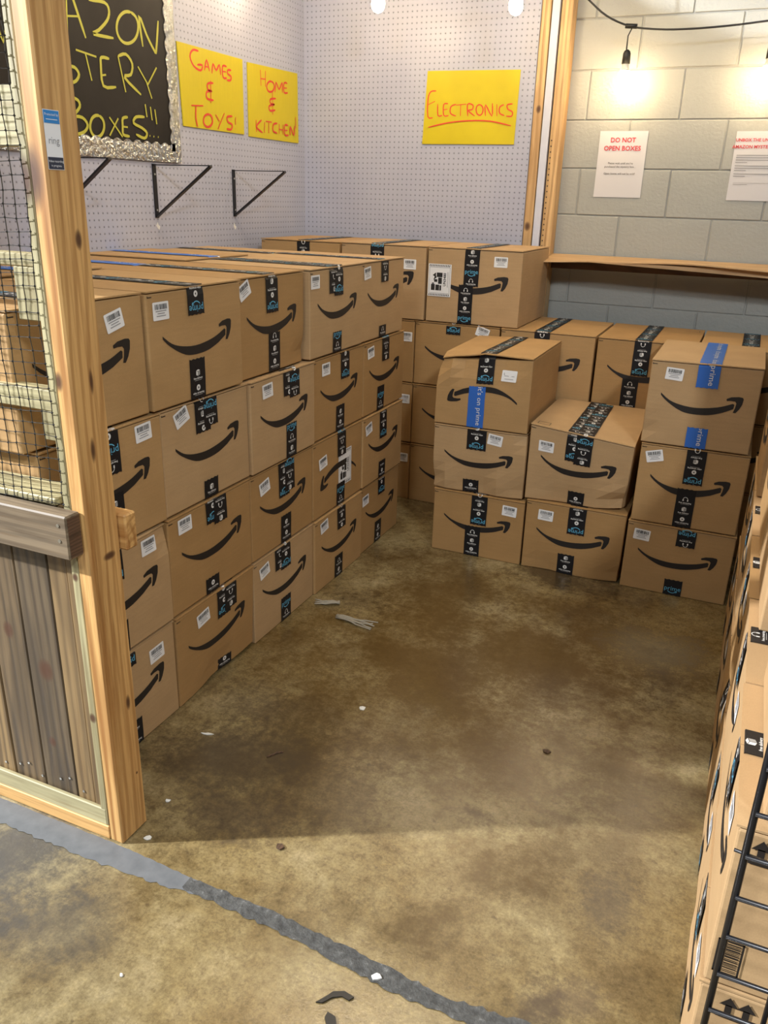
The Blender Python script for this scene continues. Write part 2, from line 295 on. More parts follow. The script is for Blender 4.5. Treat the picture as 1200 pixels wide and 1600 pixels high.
# measured outlines (metres on their own surfaces)
SMILE= [(0.0531, 0.1871), (0.0871, 0.1638), (0.1296, 0.1509), (0.184, 0.1455), (0.236, 0.1499), (0.2801, 0.159), (0.3194, 0.1738), (0.3252, 0.1703), (0.3236, 0.161), (0.2891, 0.1446), (0.2456, 0.1318), (0.2001, 0.1274), (0.153, 0.13), (0.1175, 0.1422), (0.0805, 0.1629), (0.0539, 0.1814)]
HEAD= [(0.2946, 0.1876), (0.3094, 0.195), (0.3342, 0.1987), (0.3477, 0.1976), (0.3518, 0.1925), (0.3495, 0.1734), (0.3417, 0.1562), (0.3312, 0.1429), (0.3263, 0.1451), (0.3311, 0.1619), (0.3333, 0.1784), (0.3271, 0.1846), (0.311, 0.1854), (0.2966, 0.1837)]
CHALK= [[(0.882, 2.07), (0.87, 1.954)], [(0.905, 2.083), (0.914, 2.061), (0.959, 1.951)], [(0.872, 2.005), (0.931, 2.014)], [(0.991, 2.076), (1.073, 2.083), (1.094, 2.061), (1.079, 2.027), (1.03, 1.988), (1.001, 1.971), (1.106, 1.974)], [(1.215, 2.078), (1.241, 2.068), (1.253, 2.046), (1.248, 2.017), (1.228, 1.99), (1.197, 1.972), (1.165, 1.968), (1.14, 1.979), (1.128, 2.001), (1.133, 2.029), (1.153, 2.055), (1.183, 2.073), (1.215, 2.078)], [(1.272, 1.971), (1.262, 2.074), (1.3, 2.015), (1.341, 1.968), (1.353, 1.97), (1.377, 2.077)], [(0.844, 1.905), (0.872, 1.907)], [(0.83, 1.876), (0.848, 1.85), (0.887, 1.849), (0.906, 1.829), (0.887, 1.805), (0.855, 1.797), (0.837, 1.801)], [(0.902, 1.906), (1.004, 1.898)], [(0.949, 1.9), (0.969, 1.816)], [(1.072, 1.901), (1.031, 1.9), (1.024, 1.876), (1.028, 1.806), (1.097, 1.81)], [(1.022, 1.84), (1.047, 1.845)], [(1.122, 1.917), (1.15, 1.798)], [(1.122, 1.917), (1.167, 1.93), (1.2, 1.902), (1.187, 1.863), (1.149, 1.849), (1.239, 1.799)], [(1.232, 1.897), (1.283, 1.843)], [(1.346, 1.908), (1.283, 1.838)], [(1.279, 1.845), (1.304, 1.792)], [(0.857, 1.75), (0.847, 1.628)], [(0.857, 1.75), (0.887, 1.743), (0.893, 1.723), (0.864, 1.697), (0.857, 1.69), (0.901, 1.688), (0.924, 1.666), (0.904, 1.641), (0.853, 1.627)], [(0.99, 1.702), (1.005, 1.693), (1.012, 1.677), (1.008, 1.657), (0.995, 1.64), (0.977, 1.63), (0.957, 1.629), (0.943, 1.638), (0.936, 1.655), (0.94, 1.674), (0.952, 1.691), (0.971, 1.701), (0.99, 1.702)], [(1.044, 1.702), (1.11, 1.638)], [(1.093, 1.702), (1.038, 1.638)], [(1.149, 1.711), (1.119, 1.704), (1.115, 1.675), (1.115, 1.647), (1.151, 1.643)], [(1.115, 1.675), (1.144, 1.675)], [(1.249, 1.72), (1.198, 1.716), (1.18, 1.693), (1.228, 1.679), (1.257, 1.662), (1.239, 1.642), (1.19, 1.653)], [(1.258, 1.767), (1.264, 1.721)], [(1.289, 1.761), (1.295, 1.712)], [(1.316, 1.754), (1.322, 1.7)], [(1.272, 1.654), (1.276, 1.653)], [(1.296, 1.653), (1.3, 1.652)], [(1.324, 1.653), (1.328, 1.652)]]
GAMES= [[(1.648, 2.011), (1.607, 2.009), (1.585, 1.982), (1.608, 1.949), (1.657, 1.938), (1.671, 1.96), (1.634, 1.957)], [(1.685, 1.942), (1.704, 1.985), (1.722, 1.943)], [(1.692, 1.958), (1.718, 1.959)], [(1.74, 1.937), (1.751, 1.976), (1.774, 1.954), (1.8, 1.979), (1.807, 1.939)], [(1.857, 1.979), (1.825, 1.977), (1.826, 1.933), (1.855, 1.933)], [(1.823, 1.956), (1.849, 1.957)], [(1.892, 1.969), (1.866, 1.967), (1.863, 1.952), (1.89, 1.943), (1.883, 1.927), (1.855, 1.925)], [(1.747, 1.9), (1.704, 1.893), (1.704, 1.87), (1.734, 1.867), (1.693, 1.859), (1.695, 1.833), (1.743, 1.831)], [(1.727, 1.907), (1.722, 1.818)], [(1.575, 1.794), (1.662, 1.801)], [(1.609, 1.796), (1.603, 1.75), (1.613, 1.713)], [(1.705, 1.771), (1.72, 1.765), (1.727, 1.753), (1.726, 1.74), (1.715, 1.728), (1.698, 1.72), (1.681, 1.719), (1.666, 1.725), (1.659, 1.736), (1.661, 1.75), (1.671, 1.762), (1.688, 1.769), (1.705, 1.771)], [(1.753, 1.774), (1.782, 1.748)], [(1.823, 1.786), (1.766, 1.715)], [(1.887, 1.779), (1.845, 1.773), (1.85, 1.752), (1.884, 1.743), (1.872, 1.722), (1.837, 1.723)], [(1.913, 1.777), (1.911, 1.745)], [(1.91, 1.729), (1.91, 1.727)]]
HOME= [[(2.145, 2.004), (2.148, 1.935)], [(2.191, 2.005), (2.187, 1.936)], [(2.143, 1.966), (2.191, 1.969)], [(2.246, 1.966), (2.262, 1.961), (2.27, 1.951), (2.269, 1.939), (2.258, 1.927), (2.242, 1.92), (2.223, 1.918), (2.208, 1.923), (2.2, 1.933), (2.202, 1.945), (2.212, 1.956), (2.228, 1.964), (2.246, 1.966)], [(2.277, 1.921), (2.289, 1.967), (2.317, 1.939), (2.349, 1.973), (2.348, 1.927)], [(2.4, 1.975), (2.368, 1.973), (2.366, 1.931), (2.404, 1.933)], [(2.367, 1.951), (2.394, 1.953)], [(2.284, 1.894), (2.23, 1.885), (2.234, 1.866), (2.27, 1.866), (2.218, 1.854), (2.225, 1.834), (2.276, 1.841)], [(2.252, 1.918), (2.25, 1.818)], [(2.092, 1.781), (2.093, 1.728)], [(2.143, 1.785), (2.095, 1.751), (2.15, 1.728)], [(2.17, 1.778), (2.167, 1.729)], [(2.182, 1.782), (2.238, 1.783)], [(2.21, 1.781), (2.207, 1.73)], [(2.292, 1.782), (2.256, 1.775), (2.249, 1.745), (2.29, 1.736)], [(2.311, 1.781), (2.309, 1.735)], [(2.348, 1.781), (2.346, 1.734)], [(2.31, 1.756), (2.347, 1.756)], [(2.399, 1.781), (2.366, 1.779), (2.365, 1.735), (2.403, 1.735)], [(2.366, 1.756), (2.393, 1.757)], [(2.42, 1.735), (2.421, 1.777), (2.459, 1.738), (2.466, 1.784)], [(2.478, 1.826), (2.479, 1.773)], [(2.479, 1.749), (2.479, 1.747)]]
ELEC= [[(-0.248, 1.947), (-0.277, 1.944), (-0.29, 1.912), (-0.287, 1.832), (-0.26, 1.827)], [(-0.289, 1.886), (-0.252, 1.901)], [(-0.237, 1.889), (-0.233, 1.837), (-0.21, 1.837)], [(-0.182, 1.889), (-0.205, 1.886), (-0.202, 1.837), (-0.176, 1.836)], [(-0.203, 1.862), (-0.184, 1.865)], [(-0.14, 1.886), (-0.166, 1.876), (-0.167, 1.846), (-0.137, 1.833)], [(-0.14, 1.882), (-0.088, 1.886)], [(-0.115, 1.882), (-0.114, 1.833)], [(-0.075, 1.832), (-0.08, 1.885), (-0.052, 1.881), (-0.054, 1.862), (-0.075, 1.857), (-0.039, 1.832)], [(-0.013, 1.882), (-0.004, 1.875), (0.001, 1.864), (0.001, 1.852), (-0.003, 1.842), (-0.011, 1.836), (-0.02, 1.837), (-0.028, 1.843), (-0.033, 1.854), (-0.034, 1.866), (-0.03, 1.877), (-0.022, 1.882), (-0.013, 1.882)], [(0.016, 1.832), (0.012, 1.882), (0.049, 1.831), (0.047, 1.888)], [(0.07, 1.883), (0.074, 1.831)], [(0.106, 1.881), (0.086, 1.871), (0.087, 1.844), (0.112, 1.833)], [(0.149, 1.884), (0.123, 1.88), (0.127, 1.861), (0.15, 1.849), (0.148, 1.83), (0.121, 1.831)], [(-0.282, 1.783), (-0.18, 1.803), (-0.068, 1.812), (0.042, 1.809), (0.149, 1.788)]]
# ---------------------------------------------------------------- setting: floor, walls
def struct(o, label=None): o['kind'] = 'structure'; o['label'] = label or o.name.replace('_', ' '); return o
fl = MB(); fl.add([(-4, -5, 0), (5, -5, 0), (5, 3.2, 0), (-4, 3.2, 0), (-4, -5, -0.1), (5, -5, -0.1), (5, 3.2, -0.1), (-4, 3.2, -0.1)], [(0, 1, 2, 3), (7, 6, 5, 4), (0, 4, 5, 1), (1, 5, 6, 2), (2, 6, 7, 3), (3, 7, 4, 0)])
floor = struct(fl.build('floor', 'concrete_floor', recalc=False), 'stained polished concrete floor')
def strip(name, mat, top, bot, z, seed):
    random.seed(seed); V = []; F = []
    def lerp(path, x):
        for (a, b) in zip(path, path[1:]):
            if a[0] <= x <= b[0]: return a[1] + (b[1] - a[1]) * (x - a[0]) / (b[0] - a[0])
        return path[-1][1] if x > path[-1][0] else path[0][1]
    x = top[0][0]; i = 0
    while x <= top[-1][0] + 1e-6:
        j = 0.004 * (random.random() - 0.5) * (2.2 if mat == 'floor_filler' else 0.6)
        V += [(x, lerp(top, x) + j, z), (x, lerp(bot, x) + 0.004 * (random.random() - 0.5) * 2, z)]
        if i: F.append((2 * i - 2, 2 * i - 1, 2 * i + 1, 2 * i))
        i += 1; x += 0.012
    me = mesh(name, V, F, mat); o = obj(name, me, floor)
    return o
strip('painted_stripe', 'grey_floor_paint', [(-1.2, -0.520), (0.22, -0.514), (0.47, -0.524)], [(-1.2, -0.585), (0.2, -0.578), (0.40, -0.566), (0.47, -0.556)], 0.0012, 1)['label'] = 'flat blue-grey painted stripe on the concrete'
strip('filler_strip', 'floor_filler', [(0.42, -0.524), (0.60, -0.522), (0.79, -0.534), (1.05, -0.553), (1.21, -0.538), (2.4, -0.56)], [(0.42, -0.556), (0.58, -0.560), (0.74, -0.570), (0.98, -0.592), (1.11, -0.588), (2.4, -0.61)], 0.0016, 2)['label'] = 'rough dark grey filler strip in a floor joint'

wl = MB(); wl.box(-1.012, -0.418, 0, -1.0, 2.602, 2.9)
wall_left = struct(wl.build('wall_left', 'pegboard_left'), 'white pegboard wall on the left')
wb = MB(); wb.box(-1.0, 2.59, 0, 0.249, 2.600, 2.9)
wall_peg = struct(wb.build('wall_back', 'pegboard_back'), 'white pegboard panel at the back left')
# concrete block wall: painted blocks standing proud of recessed joints
wc = MB(); wc.box(-0.9, 2.684, 0, 4.0, 2.80, 3.0)
wall_block = struct(wc.build('wall_back', 'joint_paint'), 'painted concrete block wall at the back right')
random.seed(3)
zc = [0.113 + 0.213 * i for i in range(14)]
blk = []
for r in range(3):
    bm = MB(); bm.box(-0.2105, 0, 0.0025, 0.2105, 0.008, 0.2105, 0, 0.003); me_o = bm.build('block', 'block_paint'); me = me_o.data; blk.append(me); bpy.data.objects.remove(me_o)
for ci, z in enumerate(zc):
    if z < 0.7: continue
    ph = (ci % 2) * 0.2135
    for k in range(8):
        x = 0.275 + ph + k * 0.427
        if x - 0.21 < 0.0 or x > 3.2: continue
        o = obj('block', random.choice(blk), wall_block); o.location = (x, 2.6785 + random.uniform(-0.0012, 0.0012), z)
# seam cover, studs and trim between pegboard and block wall
def stick(name, mat, x0, y0, z0, x1, y1, z1, parent=None, c=0.0015):
    b_ = MB(); b_.box(x0, y0, z0, x1, y1, z1, 0, c); return b_.build(name, mat, parent)
struct(stick('trim_1', 'wood_stud', 0.2505, 2.594, 0, 0.295, 2.675, 2.9), 'pine stud at the open edge of the pegboard')
struct(stick('trim_2', 'white_paint', 0.303, 2.580, 0, 0.338, 2.675, 2.9), 'narrow white upright strip between two studs')
s3 = struct(stick('trim_3', 'wood_stud', 0.346, 2.585, 0, 0.398, 2.675, 2.9), 'pine stud beside the block wall')
hl = MB()
for k in range(40):
    z = 1.72 - k * 0.0254
    hl.box(0.3520, 2.5842, z, 0.3575, 2.5849, z + 0.006)
o = hl.build('peg_hole', 'recess_dark', s3); o['kind'] = 'stuff'; o['label'] = 'column of small holes down the stud'
struct(stick('trim_4', 'recess_dark', 0.295, 2.64, 0, 0.346, 2.676, 2.9, c=0), 'dark gap between the studs')

# shelf of bent brown board on a cleat
shelf = empty('wall_shelf', (0.36, 2.67, 1.17), 0, 'long brown board shelf across the block wall above the boxes', 'shelf')
def sv(x, y, z): return (x - 0.36, y - 2.67, z - 1.17)
V = []; F = []; nx = 36; ny = 5
for s_ in (0, 1):
    for i in range(nx + 1):
        for j in range(ny + 1):
            x = 0.365 + i * (2.6 / nx); t = j / ny
            y = 2.664 - t * 0.285 + t * 0.02 * math.sin(x * 3)
            z = 1.204 - 0.006 * t + t * 0.006 * math.sin(x * 7.3) - 0.022 * t * max(0, 1 - (x - 0.365) / 0.25) - s_ * 0.005
            V.append(sv(x, y, z))
a = (nx + 1) * (ny + 1)
for i in range(nx):
    for j in range(ny):
        p = i * (ny + 1) + j; F.append((p, p + 1, p + ny + 2, p + ny + 1)); F.append((a + p, a + p + ny + 1, a + p + ny + 2, a + p + 1))
for i in range(nx):
    p = i * (ny + 1) + ny; F.append((p, a + p, a + p + ny + 1, p + ny + 1)); p = i * (ny + 1); F.append((p, p + ny + 1, a + p + ny + 1, a + p))
for j in range(ny):
    F.append((j, a + j, a + j + 1, j + 1)); p = nx * (ny + 1) + j; F.append((p, p + 1, a + p + 1, a + p))
obj('shelf_board', mesh('shelf_board', V, F, 'wood_shelf', smooth=False), shelf)
c_ = MB(); c_.box(*sv(0.40, 2.632, 1.135), *sv(2.9, 2.668, 1.185)); c_.build('cleat', 'wood_dark_x', shelf)
c_ = MB(); c_.add([sv(0.62, 2.395, 1.192), sv(2.9, 2.41, 1.192), sv(2.9, 2.44, 1.192), sv(0.62, 2.43, 1.192), sv(0.62, 2.395, 1.188), sv(2.9, 2.41, 1.11), sv(2.9, 2.44, 1.11), sv(0.62, 2.43, 1.188)],
              [(0, 3, 2, 1), (4, 5, 6, 7), (0, 1, 5, 4), (1, 2, 6, 5), (2, 3, 7, 6), (3, 0, 4, 7)]); c_.build('front_rail', 'wood_shelf', shelf)

# ---------------------------------------------------------------- signs on the walls
def wallpt(side, a, z, off):
    return (-1.0 + off, a, z) if side == 'L' else (a, 2.59 - off, z)
def flip(side): return side == 'L'
def strokes_obj(name, mat, side, strokes, w, off, parent, origin):
    V = []; F = []
    for i, st in enumerate(strokes):
        v, f = ribbon(st, w); k = len(V); V += [tuple(Vector(wallpt(side, p[0], p[1], off + 0.00012 * i)) - Vector(origin)) for p in v]
        F += [tuple(k + q for q in (f_ if side == 'L' else f_)) for f_ in f]
    return obj(name, mesh(name, V, F, mat), parent)
def board(name, side, quad, mat, th, label, cat):
    cx = sum(p[0] for p in quad) / 4; cz = sum(p[1] for p in quad) / 4; origin = wallpt(side, cx, min(p[1] for p in quad), 0)
    root = empty(name, origin, 0, label, cat)
    V = [tuple(Vector(wallpt(side, p[0], p[1], o_)) - Vector(origin)) for o_ in (0.001, th) for p in quad]
    F = [(0, 1, 2, 3), (7, 6, 5, 4)] + [(i, i + 4, (i + 1) % 4 + 4, (i + 1) % 4) for i in range(4)]
    b_ = MB(); b_.add(V, F); b_.build('board', mat, root); return root, origin
r1, og = board('hand_lettered_sign', 'L', [(1.499, 2.026), (1.990, 2.027), (1.986, 1.709), (1.515, 1.709)], 'yellow_board', 0.006, 'yellow sign hand-lettered GAMES & TOYS! on the left pegboard', 'sign')
strokes_obj('lettering', 'marker_red', 'L', GAMES, 0.009, 0.0065, r1, og)['label'] = 'red marker lettering'
r2, og = board('hand_lettered_sign', 'L', [(2.033, 2.022), (2.506, 2.034), (2.512, 1.703), (2.030, 1.704)], 'yellow_board', 0.006, 'yellow sign hand-lettered HOME & KITCHEN! beside the corner', 'sign')
strokes_obj('lettering', 'marker_red', 'L', HOME, 0.009, 0.0065, r2, og)['label'] = 'red marker lettering'
r3, og = board('hand_lettered_sign', 'B', [(-0.298, 2.037), (0.175, 2.030), (0.169, 1.705), (-0.313, 1.706)], 'yellow_board', 0.006, 'yellow sign hand-lettered ELECTRONICS on the back pegboard', 'sign')
strokes_obj('lettering', 'marker_red', 'B', ELEC, 0.006, 0.0065, r3, og)['label'] = 'red marker lettering'
# chalkboard
y0, y1, z0, z1 = 0.47, 1.437, 1.604, 2.55
rc, og = board('chalkboard_sign', 'L', [(y0, z1), (y1, z1), (y1, z0), (y0, z0)], 'chalkboard', 0.012, 'large black sign with silver foil scalloped border reading MYSTERY BOXES', 'sign')
extra = [[(0.66, 2.05), (0.67, 2.27), (0.71, 2.12), (0.75, 2.27), (0.77, 2.05)], [(0.60, 2.05), (0.555, 2.27), (0.51, 2.05)], [(0.53, 2.13), (0.585, 2.13)],
         [(0.53, 1.82), (0.535, 2.0), (0.575, 1.88), (0.62, 2.0), (0.63, 1.82)], [(0.66, 2.0), (0.70, 1.91)], [(0.745, 2.0), (0.70, 1.91), (0.69, 1.82)]]
strokes_obj('lettering', 'marker_yellow', 'L', CHALK + extra, 0.011, 0.0125, rc, og)['label'] = 'yellow marker lettering'
V = []; F = []
def scal(s_, period=0.058, amp=0.012): return amp * abs(math.sin(math.pi * s_ / period))
def border(p0, p1, inward, length):
    n_ = int(length / 0.0058); k = len(V)
    for i in range(n_ + 1):
        t = i / n_; a = p0[0] + (p1[0] - p0[0]) * t; z = p0[1] + (p1[1] - p0[1]) * t; d = 0.030 + 0.0 + scal(t * length) - 0.012
        V.append((a, z, 0)); V.append((a + inward[0] * d, z + inward[1] * d, 0)); V.append((a - inward[0] * 0.044, z - inward[1] * 0.044, 1))
        if i:
            q = k + 3 * i; F.append((q - 3, q - 2, q + 1, q)); F.append((q - 1, q - 3, q, q + 2))
border((y1, z1), (y1, z0 - 0.012), (-1, 0), z1 - z0 + 0.012); border((y0, z0), (y1 + 0.04, z0), (0, 1), y1 - y0 + 0.04); border((y0, z0), (y0, z1), (1, 0), z1 - z0); border((y1, z1), (y0, z1), (0, -1), y1 - y0)
o = obj('foil_border', mesh('foil_border', [tuple(Vector(wallpt('L', v[0] + (0.03 if v[2] and v[0] > 1.45 else 0) * 0, v[1], 0.0150 - 0.004 * v[2])) - Vector(og)) for v in V], F, 'silver_foil'), rc)
o['label'] = 'crinkled silver scalloped border'
# papers on the block wall
def paper(x0, x1, zt, zb, label, lines):
    root = empty('paper_notice', ((x0 + x1) / 2, 2.677, zb), 0, label, 'notice')
    b_ = MB(); w_ = (x1 - x0) / 2; h = zt - zb
    nn = 6; Vv = []; Ff = []
    for i in range(nn + 1):
        for j in range(nn + 1): Vv.append((-w_ + 2 * w_ * i / nn, -0.003 - 0.002 * math.sin(3.1 * i / nn) * math.sin(2 * j / nn), h * j / nn))
    for i in range(nn):
        for j in range(nn): p = i * (nn + 1) + j; Ff.append((p, p + nn + 1, p + nn + 2, p + 1))
    sh = obj('sheet', mesh('sheet', Vv, Ff, 'paper_white'), root); md = sh.modifiers.new('t', 'SOLIDIFY'); md.thickness = 0.0008
    Vt = []; Ft = []; It = []
    for (kind, txt, cx, z, size, mi) in lines:
        k = len(Vt)
        if kind == 't':
            v, f = glyphs(txt, mi == 0); Vt += [(cx + p[0] * size, -0.0066, z + p[1] * size) for p in v]; Ft += [tuple(q + k for q in ff) for ff in f]; It += [mi] * len(f)
        else:
            Vt += [(cx - txt / 2, -0.0064, z), (cx + txt / 2, -0.0064, z), (cx + txt / 2, -0.0064, z + size), (cx - txt / 2, -0.0064, z + size)]; Ft.append((k, k + 1, k + 2, k + 3)); It.append(mi)
    obj('printed_text', mesh('printed_text', Vt, Ft, ['ink_red', 'ink_black', 'ink_grey'], It), root)
paper(0.566, 0.789, 1.770, 1.477, 'white notice reading DO NOT OPEN BOXES on the block wall', [('t', 'DO NOT', 0, 0.253, 0.029, 0), ('t', 'OPEN BOXES', 0, 0.217, 0.029, 0),
      ('t', "Please wait until you've", 0, 0.152, 0.0125, 1), ('t', 'purchased the mystery box...', 0, 0.137, 0.0125, 1), ('t', 'Open boxes will not be sold!', 0, 0.106, 0.0125, 1)])
L_ = [('t', 'UNBOX THE UNEXPECTED', 0.005, 0.254, 0.0185, 0), ('t', 'AMAZON MYSTERY BOXES', 0.0, 0.226, 0.0195, 0)]
random.seed(5)
for k, z in enumerate((0.190, 0.180, 0.170, 0.160, 0.146, 0.136, 0.126, 0.112, 0.102)): L_.append(('b', 0.19 if k not in (3, 6, 8) else 0.05, 0.0 if k not in (3, 6, 8) else -0.07, z, 0.0032, 2))
L_ += [('b', 0.16, -0.01, 0.075, 0.001, 2), ('b', 0.06, -0.06, 0.068, 0.002, 2)]
paper(1.175, 1.393, 1.768, 1.477, 'white notice with red two-line heading UNBOX at the right edge', L_)
for (yy, zz) in ((1.305, 1.305), (1.885, 1.293)):
    pts = [(yy + 0.012 * math.cos(t * 0.9) * (0.7 + 0.5 * math.sin(t * 2.3 + yy)), zz + 0.017 * math.sin(t * 0.9) * (0.8 + 0.3 * math.cos(t * 3.1))) for t in range(7)]
    o = obj('torn_patch', mesh('torn_patch', [(-0.9993, a, c) for a, c in pts], [tuple(range(7))], 'flake_white'), wall_left); o['label'] = 'small cream torn patch below a bracket'
# black shelf brackets left on the pegboard
def bracket(y, label, z=1.545):
    root = empty('shelf_bracket', (-0.9985, y, z - 0.205), 0, label, 'bracket', 'black shelf brackets on the left pegboard')
    b_ = MB(); b_.box(0, -0.011, 0, 0.004, 0.011, 0.21); b_.build('wall_plate', 'black_steel', root)
    b_ = MB(); b_.box(0.004, -0.009, 0.204, 0.285, 0.009, 0.2075); b_.build('top_arm', 'black_steel', root)
    b_ = MB(); a0 = Vector((0.004, 0, 0.006)); a1 = Vector((0.285, 0, 0.204)); d = (a1 - a0).normalized(); nn_ = Vector((-d.z, 0, d.x)) * 0.0035
    b_.add([a0 - nn_ + Vector((0, -.009, 0)), a0 - nn_ + Vector((0, .009, 0)), a0 + nn_ + Vector((0, .009, 0)), a0 + nn_ + Vector((0, -.009, 0)), a1 - nn_ + Vector((0, -.009, 0)), a1 - nn_ + Vector((0, .009, 0)), a1 + nn_ + Vector((0, .009, 0)), a1 + nn_ + Vector((0, -.009, 0))],
           [(0, 3, 2, 1), (4, 5, 6, 7), (0, 1, 5, 4), (1, 2, 6, 5), (2, 3, 7, 6), (3, 0, 4, 7)]); b_.build('brace', 'black_steel', root)
    for zz in (0.03, 0.17):
        b_ = MB(); b_.box(0.004, -0.004, zz - 0.004, 0.0065, 0.004, zz + 0.004, 0, 0.001); b_.build('screw', 'screw_metal', root)
bracket(0.715, 'black steel shelf bracket below the chalk sign, half hidden by the post')
bracket(1.300, 'black steel shelf bracket below the right corner of the chalk sign')
bracket(1.886, 'black steel shelf bracket nearest the corner, below the yellow signs')

# ---------------------------------------------------------------- string lights
def pendant(root, org, x, y, z, bulb_top, tilt=0.0):
    def r(*p): return tuple(Vector(p) - Vector(org))
    b_ = MB(); b_.tube([r(x + 0.012, y, z), r(x - 0.004, y, z - 0.035), r(x - 0.004, y, bulb_top + 0.045)], 0.003, 6)
    b_.tube([r(x - 0.02, y, z + 0.004), r(x + 0.03, y, z)], 0.010, 8)
    b_.build('drop_cord', 'cable_black', root, True)
    b_ = MB(); b_.lathe([(0.006, 0.056), (0.013, 0.05), (0.017, 0.04), (0.0185, 0.0)], r(x, y, bulb_top), 14); so = b_.build('lamp_socket', 'cable_black', root, True)
    b_ = MB(); b_.lathe([(0.0145, 0), (0.016, -0.016), (0.021, -0.028)], r(x, y, bulb_top), 16); b_.build('bulb_neck', 'bulb_neck', so, True)
    b_ = MB(); b_.lathe([(0.021, -0.028), (0.028, -0.042), (0.0305, -0.058), (0.028, -0.074), (0.019, -0.087), (0.006, -0.093)], r(x, y, bulb_top), 18); b_.build('bulb', 'bulb_glow', so, True)
def string(pts, bulbs, label, drop=0.062):
    org = pts[0]; root = empty('string_light', org, 0, label, 'string light')
    b_ = MB(); 
    fine = []
    for i in range(len(pts) - 1):
        p0, p1, p2, p3 = (Vector(pts[max(i - 1, 0)]), Vector(pts[i]), Vector(pts[i + 1]), Vector(pts[min(i + 2, len(pts) - 1)]))
        for t in (0, .25, .5, .75): fine.append(0.5 * ((2 * p1) + (-p0 + p2) * t + (2 * p0 - 5 * p1 + 4 * p2 - p3) * t * t + (-p0 + 3 * p1 - 3 * p2 + p3) * t ** 3))
    fine.append(Vector(pts[-1]))
    b_.tube([p - Vector(org) for p in fine], 0.0042, 7); b_.build('cable', 'cable_black', root, True)
    for (x, y, z) in bulbs: pendant(root, org, x, y, z, z - drop)
    return root
string([(0.31, 2.54, 2.44), (0.38, 2.54, 2.37), (0.472, 2.54, 2.292), (0.56, 2.54, 2.225), (0.668, 2.54, 2.180), (0.79, 2.54, 2.163), (0.926, 2.54, 2.159), (1.08, 2.54, 2.164), (1.228, 2.54, 2.175), (1.28, 2.54, 2.18), (1.5, 2.54, 2.23), (1.9, 2.54, 2.42)],
       [(0.668, 2.54, 2.178), (1.262, 2.54, 2.180)], 'black string light with hanging lit bulbs in front of block wall', 0.145)
string([(-0.72, 2.18, 2.50), (-0.392, 2.18, 2.399), (-0.07, 2.18, 2.36), (0.245, 2.18, 2.358), (0.40, 2.22, 2.42), (0.50, 2.4, 2.6)], [(-0.392, 2.18, 2.397), (0.245, 2.18, 2.356)], 'string light with two lit bulbs hanging before the back pegboard', 0.085)
string([(-0.82, 0.7, 2.55), (-0.82, 1.3, 2.50), (-0.82, 1.95, 2.52), (-0.73, 2.17, 2.51)], [(-0.82, 1.92, 2.52)], 'string light hanging near the left pegboard above the chalk sign', 0.085)
string([(-0.45, -0.2, 2.80), (-0.45, 0.55, 2.62), (-0.45, 1.30, 2.62), (-0.2, 1.75, 2.66), (0.45, 1.75, 2.62), (1.05, 1.75, 2.62), (1.9, 1.75, 2.7)], [(-0.45, 0.45, 2.63), (-0.45, 1.25, 2.61), (0.45, 1.75, 2.61), (1.10, 1.75, 2.62)], 'added string light above the view, brightening the box tops', 0.085)  # extra bulbs added out of view to light the box tops
# ---------------------------------------------------------------- shipping boxes
def lerp3(c, p, W, D, H):
    x, y, z = p[0] / W, p[1] / D, p[2] / H; x = min(max(x, 0), 1); y = min(max(y, 0), 1); z = min(max(z, 0), 1); r = Vector((0, 0, 0))
    for (i, j, k), d in c.items(): r += Vector(d) * ((x if i else 1 - x) * (y if j else 1 - y) * (z if k else 1 - z))
    return r
class Bx:
    def __init__(s, W, D, H, corners=None, dents=(), bulge=0.0, seed=0):
        s.W, s.D, s.H, s.c, s.d, s.b, s.seed = W, D, H, corners or {}, dents, bulge, seed
    def warp(s, p):
        q = Vector(p)
        if s.c: q += lerp3(s.c, p, s.W, s.D, s.H)
        x, z = p[0] / s.W, p[2] / s.H
        q.y -= s.b * math.sin(math.pi * min(max(x, 0), 1)) * math.sin(math.pi * min(max(z, 0), 1)) * (1 - min(max(p[1] / s.D, 0), 1))
        for (c, r, dv) in s.d:
            d2 = (Vector(p) - Vector(c)).length_squared / (r * r); q += Vector(dv) * math.exp(-d2 * 2)
        return tuple(q)
